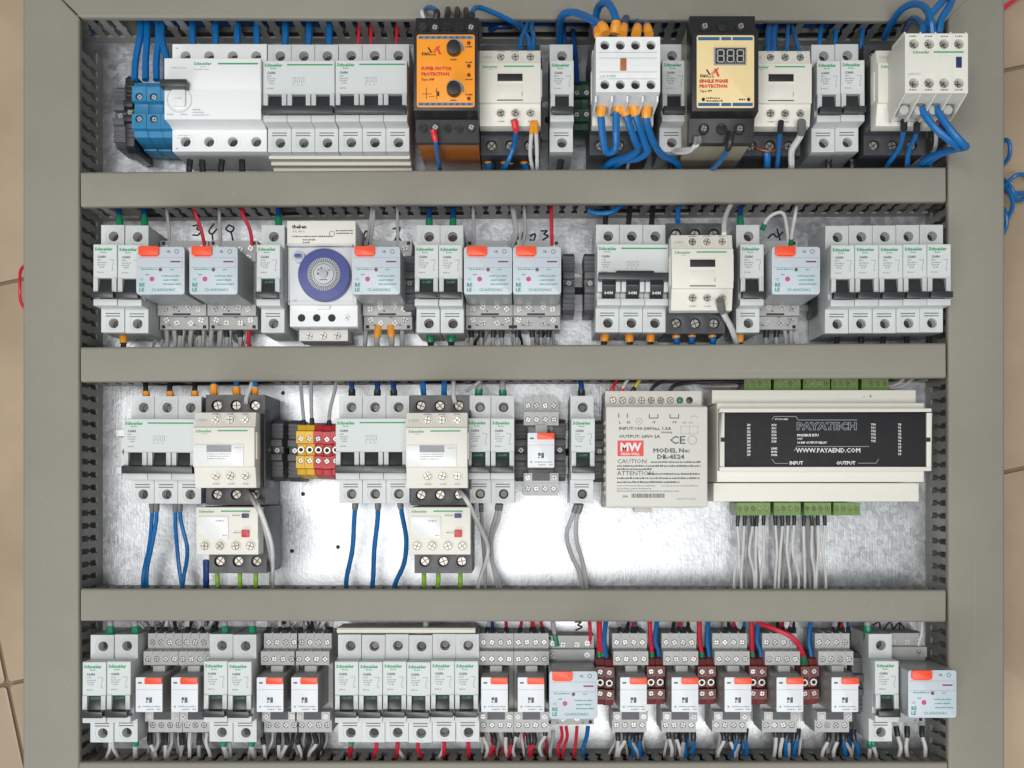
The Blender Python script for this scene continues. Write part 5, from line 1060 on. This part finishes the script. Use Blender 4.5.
leg((352,), 'below the first of the six joined breakers', 'wire_red', 'f_green', 735, 2.0, 40); leg((376, 397, 418, 444, 468), 'below the six joined breakers', 'wire_red', None, 738, 1.7, 38); leg((399, 442), 'below the six joined breakers', 'wire_white', None, 740, 1.4, 34)
leg((483, 506), 'below the fifth bottom small relay', 'wire_white', 'f_black', 725); leg((493, 509), 'below the fifth bottom small relay', 'wire_red', 'f_black')
leg((518, 545), 'below the sixth bottom small relay', 'wire_white', 'f_black', 725); leg((528, 534), 'below the sixth bottom small relay', 'wire_red', 'f_black')
leg((561, 566, 577), 'below the wide relay mid bottom row', 'wire_red', None, 726, 1.4, 22); leg((588,), 'below the wide relay mid bottom row', 'wire_blue', None, 726, 1.8, 22); leg((553,), 'below the wide relay mid bottom row', 'wire_grey', None, 730, 1.6, 22)
for i, x in enumerate((633.5, 685, 738, 790, 845)):
    wh = 'below the %s right hand small relay' % ORD[i]
    leg((x - 16, x - 8), wh, 'wire_white', 'f_black', 727 if i % 2 else 730); leg((x - 2, x + 8), wh, 'wire_blue', 'f_black', 729, 1.8); leg((x + 1,), wh, 'wire_grey', 'f_black', 732)
leg((868, 872), 'below the last bottom row breaker', 'wire_white', 'f_green', 736, 1.6, 38); leg((896, 907, 922), 'below the wide relay ending the bottom row', 'wire_white', 'f_black', 726, 1.7, 24)
leg((86,), 'in the bottom left corner of the panel', 'wire_red', None, 742, 1.6, 20)
# inside the ducts at the corners, and on the floor
wire('dark blue wire inside the top left duct corner', 'wire_navy', 2.4, [(92, 34, 14), (90, 28, 20), (96, 20, 24), (120, 14, 24)])
def floor_wire(label, m, r, pts): wire(label, m, r, [(a, b2, FLOOR + zz) for a, b2, zz in pts])
floor_wire('red wire bulging out from under the left side of the panel', 'wire_red', 1.4, [(30, 262, 8), (22, 270, 14), (19, 288, 16), (21, 302, 12), (28, 312, 6)])
floor_wire('red wire lying past the top right corner of the panel', 'wire_red', 1.8, [(998, 14, 5), (1008, 6, 6), (1022, -6, 6), (1040, -14, 5)])
for i, pts in enumerate(([(998, 150, 6), (1006, 140, 14), (1010, 146, 16), (1008, 158, 12), (1002, 166, 6)], [(998, 196, 6), (1010, 180, 16), (1020, 174, 18), (1034, 180, 8)], [(1000, 176, 4), (1012, 188, 12), (1018, 200, 8), (1030, 196, 4)], [(998, 184, 8), (1008, 192, 20), (1013, 206, 18), (1008, 220, 12), (1002, 236, 6)], [(1002, 190, 4), (1016, 193, 10), (1034, 192, 6)], [(999, 205, 6), (1006, 212, 14), (1005, 226, 12), (999, 240, 6)])):
    floor_wire('blue wire of the tangle on the floor right of the panel, %s down' % ORD[i], 'wire_blue', 1.9, pts)

# heavier cables added inside the covered ducts to darken what shows through the slots
for i, (yy, wd) in enumerate((((yt + 9), 'top edge duct'), (py(203, 52) + 7, 'duct below the top row'), (py(379, 52) + 7, 'duct below the second row'), (py(590, 52) - 8, 'duct below the third row'), (py(762, 52) - 9, 'bottom edge duct'))):
    for k, m_ in enumerate(('wire_black', 'wire_navy')):
        zz = 12 + 14 * k; y0 = yy + (2 if k else 0) * (1 if i < 3 else -1)
        pts = [Vector((x, y0 + RND.uniform(-1, 1) + (2.4 * -x / 330 * (-1 if i in (1, 2) else 0)), zz + RND.uniform(-1, 2))) for x in range(-300, 301, 75)]
        e = bpy.data.objects.new('filler_cable', None); COL.objects.link(e); e.location = pts[0] / 1000
        tag(e, '%s cable added to darken the slots of the %s' % (('black', 'dark blue')[k], wd), 'filler_cable', 'filler cables added behind the duct slots')
        link('insulation', tube(spline([p - pts[0] for p in pts], 4), 5.5, m_), e)

def tangle(xs, y0, y1, where, cols, zr):
    for i, x in enumerate(xs):
        m_ = cols[i % len(cols)]; z0 = RND.uniform(*zr); d = RND.uniform(-7, 7)
        nm = {'wire_white': 'white', 'wire_grey': 'grey', 'wire_red': 'red', 'wire_blue': 'blue', 'wire_black': 'black'}[m_]
        loose(m_, 1.05, [(x, y0, z0), (x + d * .3 + RND.uniform(-2, 2), y0 + (y1 - y0) * .35, z0 + 3), (x + d + RND.uniform(-3, 3), y0 + (y1 - y0) * .7, z0 + 4), (x + d * 1.2, y1, 20)])
WG = ['wire_white', 'wire_grey', 'wire_white', 'wire_black']
tangle([146 + 5.6 * i for i in range(12)], 728, 766, 'below the first two small relays', WG, (10, 18))
tangle([262 + 5.4 * i for i in range(13)], 728, 766, 'below the third and fourth small relays', WG, (10, 18))
tangle([484 + 6 * i for i in range(11)], 728, 766, 'below the fifth and sixth small relays', ['wire_white', 'wire_red', 'wire_grey'], (10, 18))
for k, x in enumerate((633.5, 685, 738, 790, 845)): tangle([x - 17, x - 11, x - 5, x + 4, x + 10], 728, 766, 'below right hand small relay %s' % ('one', 'two', 'three', 'four', 'five')[k], ['wire_white', 'wire_grey', 'wire_black', 'wire_blue', 'wire_white'], (10, 18))
tangle([160 + 6.6 * i for i in range(14)], 322, 352, 'below the two left wide relays', ['wire_grey', 'wire_white'], (8, 14))
tangle([466 + 7 * i for i in range(13)], 322, 352, 'below the two adjoining wide relays', ['wire_grey', 'wire_white', 'wire_black'], (8, 14))
tangle([147 + 6 * i for i in range(12)], 640, 612, 'above the first two small relays', WG, (8, 14))
tangle([266 + 6 * i for i in range(11)], 640, 612, 'above the third and fourth small relays', WG, (8, 14))

o = link('loose_wiring', LOOSE.mesh()); tag(o, 'tangle of thin wires and dark ferrules crowding behind the relays', 'wiring', kind='stuff')
